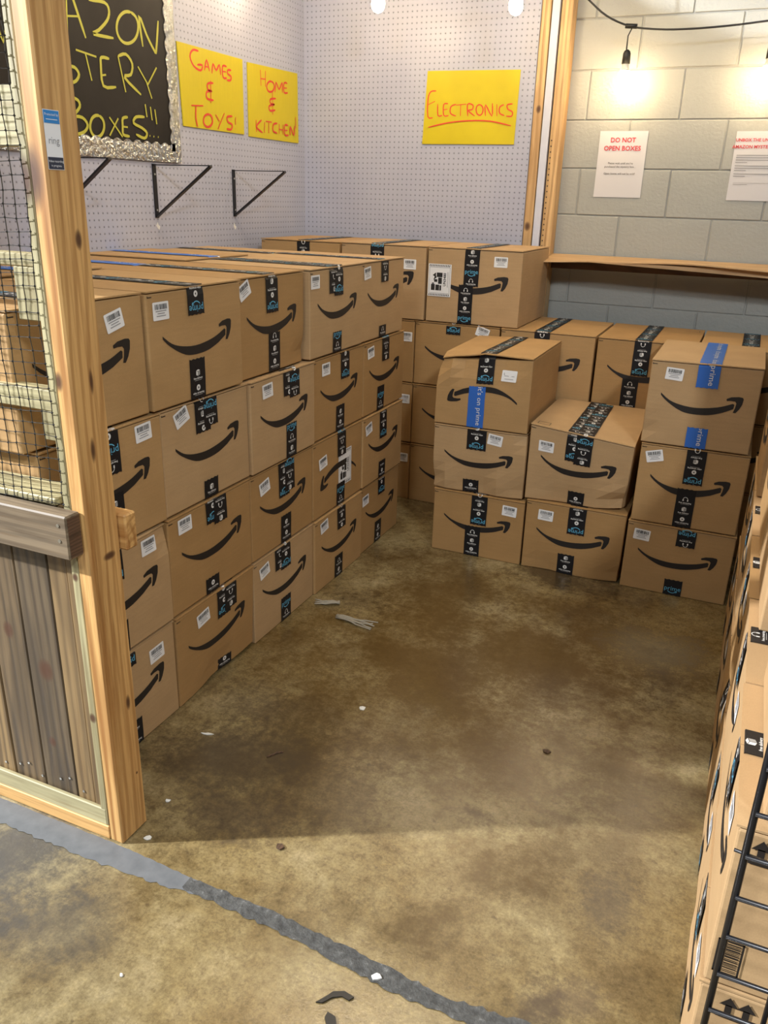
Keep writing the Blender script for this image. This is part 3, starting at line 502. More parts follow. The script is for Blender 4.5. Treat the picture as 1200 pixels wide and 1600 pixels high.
def gridbox(bx, W, D, H, n=7):
    e = 0.004
    def ax(L): return [0, e] + [L * i / n for i in range(1, n)] + [L - e, L]
    X, Y, Z = ax(W), ax(D), ax(H); V = {}; vs = []; F = []
    def vid(i, j, k):
        if (i, j, k) not in V:
            p = [X[i], Y[j], Z[k]]; ex = [i in (0, len(X) - 1), j in (0, len(Y) - 1), k in (0, len(Z) - 1)]
            if sum(ex) >= 2:
                for a_, (q, m_) in enumerate(((i, W), (j, D), (k, H))):
                    if ex[a_]: p[a_] += (0.3 * e) * (1 if q == 0 else -1)
            V[(i, j, k)] = len(vs); vs.append(bx.warp(p))
        return V[(i, j, k)]
    a, b_, c = len(X), len(Y), len(Z)
    for i in range(a - 1):
        for k in range(c - 1):
            F.append((vid(i, 0, k), vid(i + 1, 0, k), vid(i + 1, 0, k + 1), vid(i, 0, k + 1))); F.append((vid(i, b_ - 1, k + 1), vid(i + 1, b_ - 1, k + 1), vid(i + 1, b_ - 1, k), vid(i, b_ - 1, k)))
    for j in range(b_ - 1):
        for k in range(c - 1):
            F.append((vid(0, j, k + 1), vid(0, j + 1, k + 1), vid(0, j + 1, k), vid(0, j, k))); F.append((vid(a - 1, j, k), vid(a - 1, j + 1, k), vid(a - 1, j + 1, k + 1), vid(a - 1, j, k + 1)))
    for i in range(a - 1):
        for j in range(b_ - 1):
            F.append((vid(i, j + 1, 0), vid(i + 1, j + 1, 0), vid(i + 1, j, 0), vid(i, j, 0))); F.append((vid(i, j, c - 1), vid(i + 1, j, c - 1), vid(i + 1, j + 1, c - 1), vid(i, j + 1, c - 1)))
    return vs, F
def flapmesh(bx, x0, x1, D, H, lift, seed):
    rnd = random.Random(seed); n_ = 5; V = []; F = []
    fy = -0.0015 - rnd.random() * 0.002
    inner = 1 if x0 < 0.01 else 0
    for s_ in (0, 1):
        for i in range(n_ + 1):
            for j in range(n_ + 1):
                x = x0 + (x1 - x0) * i / n_; y = fy + (D - 0.002 - fy) * j / n_; t = (i / n_) if inner else (1 - i / n_)
                z = H - (0.0046 if s_ else 0.0008) + lift * t * math.exp(-((y) / D) * 1.5)
                V.append(bx.warp((x, y, z)))
    m_ = (n_ + 1) ** 2
    for i in range(n_):
        for j in range(n_):
            p = i * (n_ + 1) + j; F.append((p, p + n_ + 1, p + n_ + 2, p + 1)); F.append((m_ + p, m_ + p + 1, m_ + p + n_ + 2, m_ + p + n_ + 1))
    for i in range(n_):
        p = i * (n_ + 1); F.append((p, m_ + p, m_ + p + n_ + 1, p + n_ + 1)); p += n_; F.append((p, p + n_ + 1, m_ + p + n_ + 1, m_ + p))
        p = i; F.append((p, p + 1, m_ + p + 1, m_ + p)); p = n_ * (n_ + 1) + i; F.append((p, m_ + p, m_ + p + 1, p + 1))
    return V, F
def decor(u0, s0, rot, which, sc=1.0, col_blue=1, white=2):
    """one printed unit centred at (u0,s0); returns list of (verts2d, faces, mat)"""
    out = []
    def put(v, f, mi): out.append(([((u0 - p[0]) if rot else (u0 + p[0]), (s0 - p[1]) if rot else (s0 + p[1])) for p in v], f, mi))
    def txt(t, x, y, size, mi, bold=False):
        v, f = glyphs(t, bold); put([(x + p[0] * size, y + p[1] * size) for p in v], f, mi)
    if which == 0:
        txt('prime', 0, 0.004, 0.0265 * sc, col_blue)
        v, f = ribbon([(-0.017, -0.007), (-0.008, -0.013), (0.004, -0.014), (0.016, -0.008)], 0.0028); put(v, f, col_blue)
        v, f = ribbon([(0.010, -0.006), (0.018, -0.006), (0.015, -0.013)], 0.0022); put(v, f, col_blue)
    elif which == 1:
        k = 12; v = [(0.0085 * math.cos(2 * math.pi * i / k), 0.007 + 0.0085 * math.sin(2 * math.pi * i / k)) for i in range(k)]; put(v, [tuple(range(k))], white)
        out.append(([((u0 - p[0]) if rot else (u0 + p[0]), (s0 - p[1]) if rot else (s0 + p[1])) for p in ((-0.002, 0.003), (0.004, 0.007), (-0.002, 0.011))], [(0, 1, 2)], 3))
        txt('video streaming', 0, -0.0075, 0.0078, white, True); put([(-0.017, -0.0138), (0.017, -0.0138), (0.017, -0.0125), (-0.017, -0.0125)], [(0, 1, 2, 3)], 4)
    elif which == 2:
        put([(-0.008, 0.001), (0, -0.002), (0, 0.009), (-0.008, 0.012)], [(0, 1, 2, 3)], white); put([(0.001, -0.002), (0.009, 0.001), (0.009, 0.012), (0.001, 0.009)], [(0, 1, 2, 3)], 4)
        put([(-0.008, 0.013), (0, 0.010), (0.009, 0.013), (0.001, 0.016)], [(0, 1, 2, 3)], white)
        txt('free delivery', 0, -0.008, 0.0078, white, True); put([(-0.015, -0.0143), (0.015, -0.0143), (0.015, -0.013), (-0.015, -0.013)], [(0, 1, 2, 3)], 4)
    elif which == 3:
        v, f = ribbon([(0.0085 * math.cos(a), 0.005 + 0.0095 * math.sin(a)) for a in [math.pi * i / 8 for i in range(9)]], 0.0018); put(v, f, white)
        put([(-0.0105, -0.001), (-0.006, -0.001), (-0.006, 0.006), (-0.0105, 0.006)], [(0, 1, 2, 3)], white); put([(0.006, -0.001), (0.0105, -0.001), (0.0105, 0.006), (0.006, 0.006)], [(0, 1, 2, 3)], white)
        txt('free streaming', 0, -0.008, 0.0078, white, True); put([(-0.016, -0.0143), (0.016, -0.0143), (0.016, -0.013), (-0.016, -0.013)], [(0, 1, 2, 3)], 4)
    return out
def tapemesh(bx, cx, wd, s0, s1, pathfn, flipped, phase, color, seed, skip_text=False, off=0.0016):
    """strip in (u,s); pathfn(u,s,extra)->xyz"""
    rnd = random.Random(seed); V = []; F = []; I = []
    ns = max(2, int((s1 - s0) / 0.025)); nu = 8
    ss = [s0 + (s1 - s0) * i / ns for i in range(ns + 1)]
    for i, s_ in enumerate(ss):
        for j in range(nu + 1):
            u = cx - wd / 2 + wd * j / nu; jj = 0
            if i == 0: jj = (0.0012 if j % 2 else -0.0012)
            if i == ns: jj = (-0.0012 if j % 2 else 0.0012)
            V.append(bx.warp(pathfn(u + 0.0004 * math.sin(s_ * 70 + seed), s_ + jj, off)))
    for i in range(ns):
        for j in range(nu): p = i * (nu + 1) + j; F.append((p, p + 1, p + nu + 2, p + nu + 1)); I.append(0)
    if not skip_text:
        if color == 'tape_blue':
            s_ = s0 + 0.005
            v, f = glyphs("it's on prime", False)
            n_ = 0
            while s_ < s1 - 0.01 and n_ < 6:
                k = len(V); size = 0.032; cs = s_ + 0.085
                vv = [(cx + 0.012 + p[1] * size * 0.9, cs - p[0] * size) for p in v]
                ok = [s0 < q[1] < s1 for q in vv]
                V += [bx.warp(pathfn(q[0], min(max(q[1], s0), s1), off + 0.0005)) for q in vv]; ff = [g for g in f if all(ok[a] for a in g)]; F += [tuple(a + k for a in g) for g in ff]; I += [2] * len(ff)
                s_ += 0.2; n_ += 1
        else:
            pitch = 0.041; s_ = s0 + 0.016 + phase[1] * 0.01; q = phase[0]
            while s_ < s1 - 0.008:
                for (v, f, mi) in decor(cx, s_, flipped, q % 4):
                    k = len(V); ok = [s0 < a[1] < s1 for a in v]
                    V += [bx.warp(pathfn(a[0], min(max(a[1], s0), s1), off + (0.0005 if mi != 3 else 0.0008))) for a in v]; ff = [g for g in f if all(ok[a] for a in g)]
                    F += [tuple(a + k for a in g) for g in ff]; I += [mi if mi != 3 else 3] * len(ff)
                s_ += pitch; q += 1
    return mesh('packing_tape', V, F, [color, 'ink_cyan', 'ink_white', color, 'ink_dim'], I)
SMX = 0.2025
def add_print(bx, root, W, H, flip180=False, full=True, dx=0.0, dz=0.0):
    V = []; F = []; k0 = (W / 0.405)
    def put(pts):
        k = len(V)
        for x, z in pts:
            x = (x - SMX) * k0 + W / 2 - 0.002 + dx; z = z * H / 0.3045 + dz
            if flip180: x = W - x; z = H - z
            V.append(bx.warp((x, -0.0008, z)))
        return k
    n_ = len(SMILE) // 2    # strips between upper and lower outline
    up = SMILE[:7]; lo = [SMILE[15], SMILE[14], SMILE[13], SMILE[12], SMILE[11], SMILE[10], SMILE[9]]
    def dens(pl):
        r = []
        for i in range(len(pl) - 1):
            p0, p1, p2, p3 = pl[max(i - 1, 0)], pl[i], pl[i + 1], pl[min(i + 2, len(pl) - 1)]
            for t in (0, 1 / 3, 2 / 3): r.append(tuple(0.5 * ((2 * p1[a]) + (-p0[a] + p2[a]) * t + (2 * p0[a] - 5 * p1[a] + 4 * p2[a] - p3[a]) * t * t + (-p0[a] + 3 * p1[a] - 3 * p2[a] + p3[a]) * t ** 3) for a in (0, 1)))
        r.append(pl[-1]); return r
    up = dens(up) + [SMILE[7]]; lo = dens(lo) + [SMILE[8]]
    up = [(x, z + 0.0015) for x, z in up]; lo = [(x, z - 0.0045 * min(1.0, 6 * i / len(lo) + 0.3)) for i, (x, z) in enumerate(lo)]
    k = put(up + lo); m_ = len(up)
    for i in range(m_ - 1): F.append((k + i, k + m_ + i, k + m_ + i + 1, k + i + 1))
    o1 = HEAD[:5]; o2 = list(reversed(HEAD[9:]))
    ha = [HEAD[0], HEAD[1], HEAD[2], HEAD[3], HEAD[4], HEAD[5], HEAD[6], HEAD[7]]; hb = [HEAD[0], HEAD[13], HEAD[12], HEAD[11], HEAD[10], HEAD[9], ((HEAD[9][0] + HEAD[8][0]) / 2, (HEAD[9][1] + HEAD[8][1]) / 2), HEAD[8]]
    ha = [(x + 0.0025 * min(1, i / 3), z + 0.0028 * (1 - i / 8)) for i, (x, z) in enumerate(ha)]; hb = [(x - 0.002 * min(1, i / 4), z - 0.001) for i, (x, z) in enumerate(hb)]
    k = put(ha + hb); m_ = len(ha)
    for i in range(m_ - 1): F.append((k + i, k + m_ + i, k + m_ + i + 1, k + i + 1))
    for (x0, z0, x1, z1) in ((0.004, H - 0.017, 0.021, H - 0.0145), (0.004, H - 0.017, 0.0065, H - 0.0125)):
        k = len(V); V += [bx.warp((a, -0.0008, c)) for a, c in ((x0, z0), (x1, z0), (x1, z1), (x0, z1))]; F.append((k, k + 1, k + 2, k + 3))
    return obj('printed_arrow', mesh('printed_arrow', V, F, 'print_black'), root)
def add_label(bx, root, x, z, ang, seed):
    rnd = random.Random(seed); V = []; F = []; I = []; ca, sa = math.cos(ang), math.sin(ang)
    def put(pts, off, mi):
        k = len(V); V.extend(bx.warp((x + a * ca - b_ * sa, -off, z + a * sa + b_ * ca)) for a, b_ in pts); F.append(tuple(range(k, k + len(pts)))); I.append(mi)
    w_, h = 0.031, 0.0225; r = 0.003
    pts = []
    for sx, sy, a0 in ((1, -1, -90), (1, 1, 0), (-1, 1, 90), (-1, -1, 180)):
        for q in (0, 45, 90): a = math.radians(a0 + q); pts.append((sx * (w_ - r) + r * math.cos(a), sy * (h - r) + r * math.sin(a)))
    put(pts, 0.0016, 0)
    q = -0.023
    while q < 0.023:
        wd = rnd.choice([0.0009, 0.0016, 0.0024]); put([(q, 0.004), (q + wd, 0.004), (q + wd, 0.017), (q, 0.017)], 0.0021, 1); q += wd + rnd.choice([0.0009, 0.0013, 0.0018])
    for (yy, hw) in ((0.0, 0.021), (-0.006, 0.014), (-0.012, 0.018)): put([(-hw, yy - 0.0011), (hw, yy - 0.0011), (hw, yy + 0.0011), (-hw, yy + 0.0011)], 0.0021, 2)
    return obj('barcode_label', mesh('barcode_label', V, F, ['label_white', 'ink_black', 'ink_grey'], I), root)
def add_battery_label(bx, root, x, z, ang=0.0):
    V = []; F = []; I = []; ca, sa = math.cos(ang), math.sin(ang)
    def put(pts, off, mi, fs=None):
        k = len(V); V.extend(bx.warp((x + a * ca - b_ * sa, -off, z + a * sa + b_ * ca)) for a, b_ in pts)
        for f in (fs or [tuple(range(len(pts)))]): F.append(tuple(k + q for q in f)); I.append(mi)
    R_ = lambda x0, y0, x1, y1: [(x0, y0), (x1, y0), (x1, y1), (x0, y1)]
    put(R_(-0.056, -0.072, 0.056, 0.072), 0.0026, 0)
    for i in range(13):
        a = -0.052 + i * 0.008
        for yy in (-0.069, 0.061): put([(a, yy), (a + 0.004, yy), (a + 0.006, yy + 0.008), (a + 0.002, yy + 0.008)], 0.0031, 1)
    for fr in (R_(-0.050, -0.057, -0.049, 0.057), R_(0.049, -0.057, 0.050, 0.057), R_(-0.050, -0.058, 0.050, -0.057), R_(-0.050, 0.057, 0.050, 0.058)): put(fr, 0.0031, 1)
    for fr in (R_(-0.040, -0.045, -0.022, -0.018), R_(-0.018, -0.045, 0.0, -0.020), R_(-0.006, -0.016, 0.012, 0.012), R_(-0.036, -0.017, -0.026, -0.012), R_(-0.014, 0.014, 0.014, 0.034), R_(0.002, -0.045, 0.010, -0.022), R_(-0.026, -0.008, -0.010, 0.004)): put(fr, 0.0031, 1)
    put([(-0.034, 0.022), (-0.018, 0.012), (-0.018, 0.034)], 0.0031, 1); put([(-0.030, 0.000), (-0.014, 0.012), (-0.020, 0.026)], 0.0031, 1)
    v, f = glyphs('UN3480', True); k = [(0.026 - p[1] * 0.017, 0.004 + p[0] * 0.017) for p in v]; put(k, 0.0031, 1, f)
    put(R_(0.038, -0.03, 0.0395, 0.038), 0.0031, 2); put(R_(0.042, -0.03, 0.0432, 0.038), 0.0031, 2)
    o = obj('hazard_label', mesh('hazard_label', V, F, ['label_white', 'ink_black', 'ink_grey'], I), root); o['label'] = 'tall white battery warning label'
def add_marks(bx, root, marks):
    V = []; F = []
    for (kind, x0, y0, x1, y1) in marks:
        def q(a, b_, c, d):
            k = len(V); 
            for (u, v) in ((a, b_), (c, b_), (c, d), (a, d)): V.append(bx.warp((u, v, bx.H + 0.0004)))
            F.append((k, k + 1, k + 2, k + 3))
        t = 0.0025
        if kind == 'frame': q(x0, y0, x1, y0 + t); q(x0, y1 - t, x1, y1); q(x0, y0, x0 + t, y1); q(x1 - t, y0, x1, y1)
        elif kind == 'solid': q(x0, y0, x1, y1)
        elif kind == 'bracket': q(x0, y0, x1, y0 + t); q(x1 - t, y0, x1, y1)
    o = obj('printed_mark', mesh('printed_mark', V, F, 'print_black'), root); return o
count = [0]
def shipping_box(kind, plane, a, z, W, H, D, label, group, lab=None, top=None, bot=None, double=False, tone='card_a', color=('tape_black', 'tape_black'), corners=None, dents=(), bulge=0.002,
                 flipped=False, lift=0.0, ph=None, detail=True, marks=None, toptape=True, smile=True, rzj=None, topflip=True, dxs=0.0, cat='box'):
    if not toptape: H -= 0.0022
    count[0] += 1; sd = count[0]; rnd = random.Random(sd * 13)
    j = (rnd.random() - 0.5) * 0.006; rj = (rnd.random() - 0.5) * 0.006 if rzj is None else rzj
    if kind == 'L': loc = (plane + j * 0.7, a, z); rz = math.pi / 2 + rj
    elif kind == 'R': loc = (plane + abs(j) * 0.5, a, z); rz = -math.pi / 2 + rj
    else: loc = (a, plane + j * 0.5, z); rz = rj
    root = empty('shipping_box', loc, rz, label, cat, group)
    bx = Bx(W, D, H, corners, dents, bulge, sd)
    v, f = gridbox(bx, W, D, H - 0.0072, 7 if (corners or dents) else 4); obj('body', mesh('body', v, f, tone), root)
    for s_, (x0, x1) in enumerate(((0.0, W / 2 - 0.0008), (W / 2 + 0.0008, W))):
        v, f = flapmesh(bx, x0, x1, D, H, lift, sd * 2 + s_); obj('top_flap', mesh('top_flap', v, f, tone), root)
    if not detail: return root
    def facetop(u, s_, e):   # s runs up the front then back over the top; 0 at H
        if s_ <= 0: return (u, -e - 0.0015, H + s_)
        return (u, s_ - e, H + e + lift * math.exp(-s_ / D * 1.5) * 0.9)
    def facebot(u, s_, e): return (u, -e, s_)
    ph = ph if ph is not None else (0 if rnd.random() < 0.6 else 1 + rnd.randrange(3), rnd.random() * 0.6)
    if top:
        cx, tz = top[0], top[1]; tw = top[2] if len(top) > 2 else 0.070
        if double:
            o = obj('packing_tape', tapemesh(bx, cx - 0.017, 0.068, tz - H, (D if toptape else 0.02), facetop, topflip, ph, color[0], sd, off=0.0015), root)
            o = obj('packing_tape', tapemesh(bx, cx + 0.019, 0.066, tz - H + (0.012 if sd % 2 else -0.010), (D * 0.96 if toptape else 0.02), facetop, topflip, (ph[0] + 2, ph[1]), color[0], sd + 50, off=0.0024), root)
        else: o = obj('packing_tape', tapemesh(bx, cx, tw, tz - H, (D if toptape else 0.02), facetop, topflip, ph, color[0], sd, off=0.0015), root)
        if color[0] == 'tape_blue': o['label'] = 'blue tape strip over the top edge'
    if bot:
        o = obj('packing_tape', tapemesh(bx, bot[0], bot[2] if len(bot) > 2 else 0.068, 0.001, bot[1], facebot, False, (ph[0] + 1, 1 - ph[1]), color[1], sd + 90, off=0.0019), root)
        if color[1] == 'tape_blue': o['label'] = 'blue tape strip on the lower front'
    if smile: add_print(bx, root, W, H, flipped, dx=dxs)
    if lab: add_label(bx, root, lab[0], lab[1], lab[2] if len(lab) > 2 else (rnd.random() - 0.5) * 0.2, sd)
    # dark hand-hole nick at the top-left corner seam
    if marks: add_marks(bx, root, marks)
    root['_'] = 0; del root['_']
    return root

H_, D_, W_ = 0.3020, 0.49, 0.4125
GL = 'smile-arrow shipping boxes stacked along the left wall'
rown = {4: 'top row', 3: 'second row from the top', 2: 'third row from the top', 1: 'bottom row'}
coln = {'A': 'beside the wooden post', 'B': 'second box from the wooden post', 'C': 'third box from the wooden post', 'D': 'second box from the far end', 'E': 'box at the far end'}
feat = {'A4': 'half hidden', 'D2': 'with upside-down arrow and big white hazard label', 'B3': 'with doubled black tape', 'B1': 'sagging, with doubled black tape', 'C4': 'with tilted barcode label'}
def ln(k):
    t = 'brown arrow-printed box, left stack, %s, %s' % (rown[int(k[1])], coln[k[0]])
    return t
LB = {
'A4': ((0.31, 0.245, 0.22), (0.19, 0.227), (0.188, 0.11)), 'B4': ((0.0522, 0.2506, 0.0), (0.196, 0.227), (0.188, 0.11)), 'C4': ((0.042, 0.2643, 0.42), (0.194, 0.187), (0.203, 0.123)),
'D4': ((0.0364, 0.2587, 0.0), (0.188, 0.212), (0.2, 0.074)), 'E4': ((0.0484, 0.2594, 0.1), (0.209, 0.217), (0.201, 0.046)),
'A3': ((0.3421, 0.2643, 0.05), (0.215, 0.188), (0.215, 0.137)), 'B3': ((0.0862, 0.2663, 0.35), (0.196, 0.204), (0.205, 0.056)), 'C3': ((0.0979, 0.2566, 0.05), (0.246, 0.217), (0.243, 0.119)),
'D3': ((0.0948, 0.2532, 0), (0.247, 0.196), (0.21, 0.099)), 'E3': ((0.0642, 0.2543, 0.1), (0.208, 0.203), (0.168, 0.102)),
'A2': ((0.3301, 0.2618, 0), (0.19, 0.212), (0.19, 0.094)), 'B2': ((0.0742, 0.2626, 0.02), (0.225, 0.225), (0.19, 0.052)), 'C2': ((0.0834, 0.243, 0.2), (0.223, 0.173), (0.216, 0.102)),
'D2': ((0.0751, 0.2118, 0.15), (0.228, 0.20), (0.222, 0.091)), 'E2': ((0.0534, 0.2476, 0.2), (0.195, 0.179), (0.194, 0.075)),
'A1': ((0.3317, 0.2365, 0.05), (0.21, 0.252), (0.214, 0.081)), 'B1': ((0.1299, 0.2433, 0.15), (0.254, 0.201), (0.244, 0.039)), 'C1': ((0.0686, 0.2496, 0.2), (0.188, 0.217), (0.205, 0.094)),
'D1': ((0.075, 0.2611, 0.15), (0.218, 0.206), (0.197, 0.096)), 'E1': ((0.0488, 0.2376, 0.05), (0.211, 0.221), (0.184, 0.101))}
dbl = {'C3', 'B3', 'B2', 'C2', 'B1', 'C1', 'D4'}
tones = {'A4': 'card_a', 'B4': 'card_a', 'C4': 'card_b', 'D4': 'card_c', 'E4': 'card_c', 'A3': 'card_a', 'B3': 'card_c', 'C3': 'card_c', 'D3': 'card_b', 'E3': 'card_b', 'A2': 'card_c', 'B2': 'card_b', 'C2': 'card_b', 'D2': 'card_b', 'E2': 'card_a', 'A1': 'card_c', 'B1': 'card_b', 'C1': 'card_c', 'D1': 'card_a', 'E1': 'card_b'}
y0c = {'A': -0.4165, 'B': 0.001, 'C': 0.4175, 'D': 0.834, 'E': 1.2505}
plx = {'A4': 0.0, 'B4': 0.004, 'C4': -0.010, 'D4': 0.002, 'E4': 0.0, 'C3': 0.006, 'D1': 0.006, 'B1': 0.004, 'D3': 0.0, 'E2': 0.005, 'A2': 0.003}
for k, (la, tp, bt) in LB.items():
    r = int(k[1]); a = y0c[k[0]] + {1: 0, 2: 0, 3: 0.005, 4: -0.024}[r] + (0.0 if k != 'A4' else -0.004)
    W = W_ if not (r == 4 and k[0] == 'C') else 0.400
    cr = None; dn = ()
    if k == 'B1': cr = {(1, 0, 0): (-0.004, 0.01, 0.012), (0, 0, 0): (0, 0.004, 0)}; dn = (((0.2, 0, 0.02), 0.10, (0, 0.01, 0.004)),)
    if k == 'C4': dn = (((0.385, 0, 0.03), 0.06, (-0.004, 0.012, 0)),)
    if k == 'A2': dn = (((0.41, 0, 0.29), 0.07, (-0.006, 0.010, -0.002)),)
    hh = {'E1': 0.300}.get(k, H_)
    root = shipping_box('L', plx.get(k, 0), a, 0.305 * (r - 1), W, hh, D_, ln(k), GL, la, tp, bt, k in dbl, tones[k], corners=cr, dents=dn, flipped=(k == 'D2'), toptape=(r == 4))
    if k == 'D2': add_battery_label(Bx(W, D_, hh), root, 0.258, 0.145)
# row beyond fence to the left of column A, and back row by the pegboard (only the tops show)
GB = 'boxes in the back row against the left pegboard'
names = ['nearest the post', 'second from the post', 'third from the post', 'fourth from the post', 'in the corner']
for i in range(6):
    yy = -0.42 + i * 0.4165; top4 = i
    lb = ['brown box behind the fence, rear of left stack, top layer', 'brown box top with blue tape in rear row of left stack, nearest the wooden post', 'brown box top with blue tape in rear row of left stack, below chalk sign',
          'brown box top with blue tape in rear row of left stack, below yellow signs', 'brown box top in rear row of left stack, last before the corner boxes', ''][i]
    if i < 5:
        shipping_box('L', -0.509, yy - 0.01, 0.9145, 0.4125, H_ + (0.004 if i in (1, 3) else -0.002), 0.485, lb, GB, None, (0.20, 0.27), None, False, ['card_a', 'card_a', 'card_b', 'card_a', 'card_c'][i], color=('tape_blue' if i in (1, 2, 3) else 'tape_black', 'tape_black'), smile=False)
hid = bpy.data.objects
def plain(kind, plane, a, z, W=0.4125, H=H_, D=0.485):
    return shipping_box(kind, plane, a, z, W, H, D, 'plain brown box buried inside a stack, behind the front boxes', 'buried boxes that only carry the ones above', detail=False, rzj=0)
for r in range(3):
    for i in range(5): plain('L', -0.509, -0.42 + i * 0.4165 - 0.01, 0.305 * r, H=0.3035)

GP = 'shipping boxes stacked against the back pegboard'
# P stack (faces the camera, y = 2.0)
shipping_box('F', 2.0, -0.03, 0.909, 0.445, 0.335, 0.50, 'brown box with white hazard label topping the back pegboard stack, right end', GP, (0.3472, 0.2823, 0), (0.214, 0.17), (0.192, 0.175), False, 'card_c', toptape=True, topflip=False, ph=(3, 0.3))
r_ = [o for o in S.collection.objects if o.name.startswith('shipping_box')][-1]
P2 = sorted([o for o in S.collection.objects if o.type == 'EMPTY' and o.get('label', '').startswith('brown box with white hazard label')], key=lambda o: o.name)[-1]
add_battery_label(Bx(0.445, 0.5, 0.335, bulge=0.002), P2, 0.062, 0.188)
shipping_box('F', 2.0, -0.475, 0.909, 0.435, 0.335, 0.50, 'brown box left of the hazard-labelled box on the back pegboard stack', GP, (0.3575, 0.2503, 0), (0.19, 0.27), None, False, 'card_c')
shipping_box('F', 2.0, -0.922, 0.909, 0.435, 0.333, 0.50, 'brown box in the pegboard corner, only its taped top showing', GP, None, (0.24, 0.27), None, False, 'card_a')
for r in (2, 1, 0):
    nm = ['bottom layer', 'second layer from the floor', 'third layer from the floor'][r]
    shipping_box('F', 2.002, -0.08, 0.303 * r, 0.4150, 0.302, 0.50, 'shadowed brown box in the back pegboard stack, right column, %s' % nm, GP, (0.334, 0.272, -0.3) if r == 2 else None, (0.192, 0.25), None, False, 'card_b', toptape=False)
    shipping_box('F', 2.002, -0.499, 0.303 * r, 0.4150, 0.302, 0.50, 'shadowed brown box in the back pegboard stack, middle column, %s' % nm, GP, (0.375, 0.22, 0), (0.192, 0.25), None, False, 'card_b', toptape=False)
    plain('F', 2.002, -0.918, 0.303 * r, 0.4150, 0.302, 0.50)

GS = 'second rank of shipping boxes below the wall shelf'
shipping_box('F', 1.990, 0.345, 0.605, 0.425, 0.302, 0.50, 'brown box in rear rank under the shelf, left, behind the crushed box', GS, None, (0.19, 0.15), None, False, 'card_a')
shipping_box('F', 1.990, 0.782, 0.605, 0.408, 0.302, 0.50, 'brown box in rear rank under the shelf, middle, tape down its front', GS, None, (0.190, 0.15), (0.158, 0.134), False, 'card_b', ph=(0, 0.2), marks=[('bracket', 0.33, 0.40, 0.39, 0.44)])
shipping_box('F', 1.990, 1.198, 0.605, 0.408, 0.302, 0.50, 'brown box in rear rank under the shelf, right, behind blue-taped box', GS, None, (0.195, 0.15), None, False, 'card_a')
for r in (0, 1):
    for k, x in enumerate((0.345, 0.782, 1.198)):
        if r == 1: shipping_box('F', 1.990, x, 0.3025, 0.408, 0.302, 0.50, 'brown box in rear rank, second layer, %s' % ['behind the left front column', 'showing a taped edge behind the middle front column', 'behind the right front column'][k], GS, None, (0.2, 0.2), None, False, 'card_a', toptape=False)
        else: plain('F', 1.990, x, 0.0, 0.408, 0.302, 0.50)

GF = 'front rank of shipping boxes facing the camera'
def fb(a, z, W, H, label, la, tp, bt, **kw): return shipping_box('F', 1.472, a, z, W, H, 0.50, label, GF, la, tp, bt, **kw)
fb(0.247, 0.0, 0.400, 0.2865, 'brown box at the bottom of the left column, front rank', (0.3382, 0.2345, -0.05), (0.207, 0.149), (0.185, 0.139), tone='card_b', toptape=False)
fb(0.233, 0.2875, 0.400, 0.2845, 'brown box with crumpled lower edge, middle of left column, front rank', (0.2673, 0.2444, -0.12), (0.189, 0.192, 0.083), (0.173, 0.057), tone='card_c', toptape=False,
   dents=(((0.0, 0, 0.03), 0.07, (0.006, 0.018, 0.004)), ((0.40, 0, 0.02), 0.09, (-0.004, 0.016, 0.004)), ((0.2, 0, 0.0), 0.12, (0, 0.016, 0)), ((0.05, -0.01, 0.055), 0.035, (0, -0.012, 0)), ((0.30, 0, 0.055), 0.05, (0, -0.008, 0)), ((0.40, 0, 0.27), 0.05, (-0.006, 0.014, 0))))
fb(0.229, 0.573, 0.398, 0.292, 'crushed brown box with blue tape and upside-down arrow, top of left column', (0.3055, 0.2222, -0.05), (0.208, 0.185), (0.179, 0.172, 0.07), tone='card_a', color=('tape_black', 'tape_blue'), flipped=True, lift=0.016,
   corners={(0, 0, 1): (0.004, 0.0, -0.012), (1, 0, 1): (0, 0, 0.012), (1, 1, 1): (0, 0, 0.014), (0, 1, 1): (0.02, 0, 0.004)}, dents=(((0.0, 0, 0.275), 0.075, (0.014, 0.034, -0.012)), ((0.13, 0, 0.285), 0.09, (0, 0.020, -0.008)), ((0.30, 0, 0.285), 0.10, (0, 0.014, -0.004)), ((0.06, 0, 0.235), 0.05, (0, -0.012, 0)), ((0.0, 0.02, 0.25), 0.03, (-0.012, 0, 0))),
   marks=[('solid', 0.11, 0.17, 0.15, 0.185), ('solid', 0.28, 0.17, 0.325, 0.19)])
fb(0.655, 0.0, 0.402, 0.305, 'brown box at the bottom of the middle column, front rank', (0.0839, 0.2455, -0.03), (0.212, 0.185), (0.185, 0.09), tone='card_b', toptape=False, dents=(((0.40, 0, 0.02), 0.08, (-0.006, 0.014, 0.006)), ((0.1, 0, 0.0), 0.1, (0, 0.012, 0))))
fb(0.642, 0.306, 0.408, 0.318, 'brown box with crushed lower right corner topping the middle column', (0.07, 0.235, 0), (0.200, 0.195), (0.212, 0.060), double=True, tone='card_c',
   corners={(1, 0, 1): (0.0, 0, -0.040), (1, 1, 1): (-0.01, 0, -0.004), (1, 0, 0): (-0.012, 0.012, 0.0)}, dents=(((0.40, 0, 0.03), 0.08, (-0.012, 0.03, 0.012)), ((0.36, 0, 0.09), 0.05, (0, -0.012, 0)), ((0.15, 0, 0.0), 0.14, (0, 0.016, 0))),
   marks=[('frame', 0.02, 0.02, 0.07, 0.055)])
fb(1.066, 0.0, 0.398, 0.2905, 'brown box at the bottom of the right column, front rank', (0.0576, 0.2348, -0.06), (0.222, 0.213), (0.203, 0.068), tone='card_a', toptape=False)
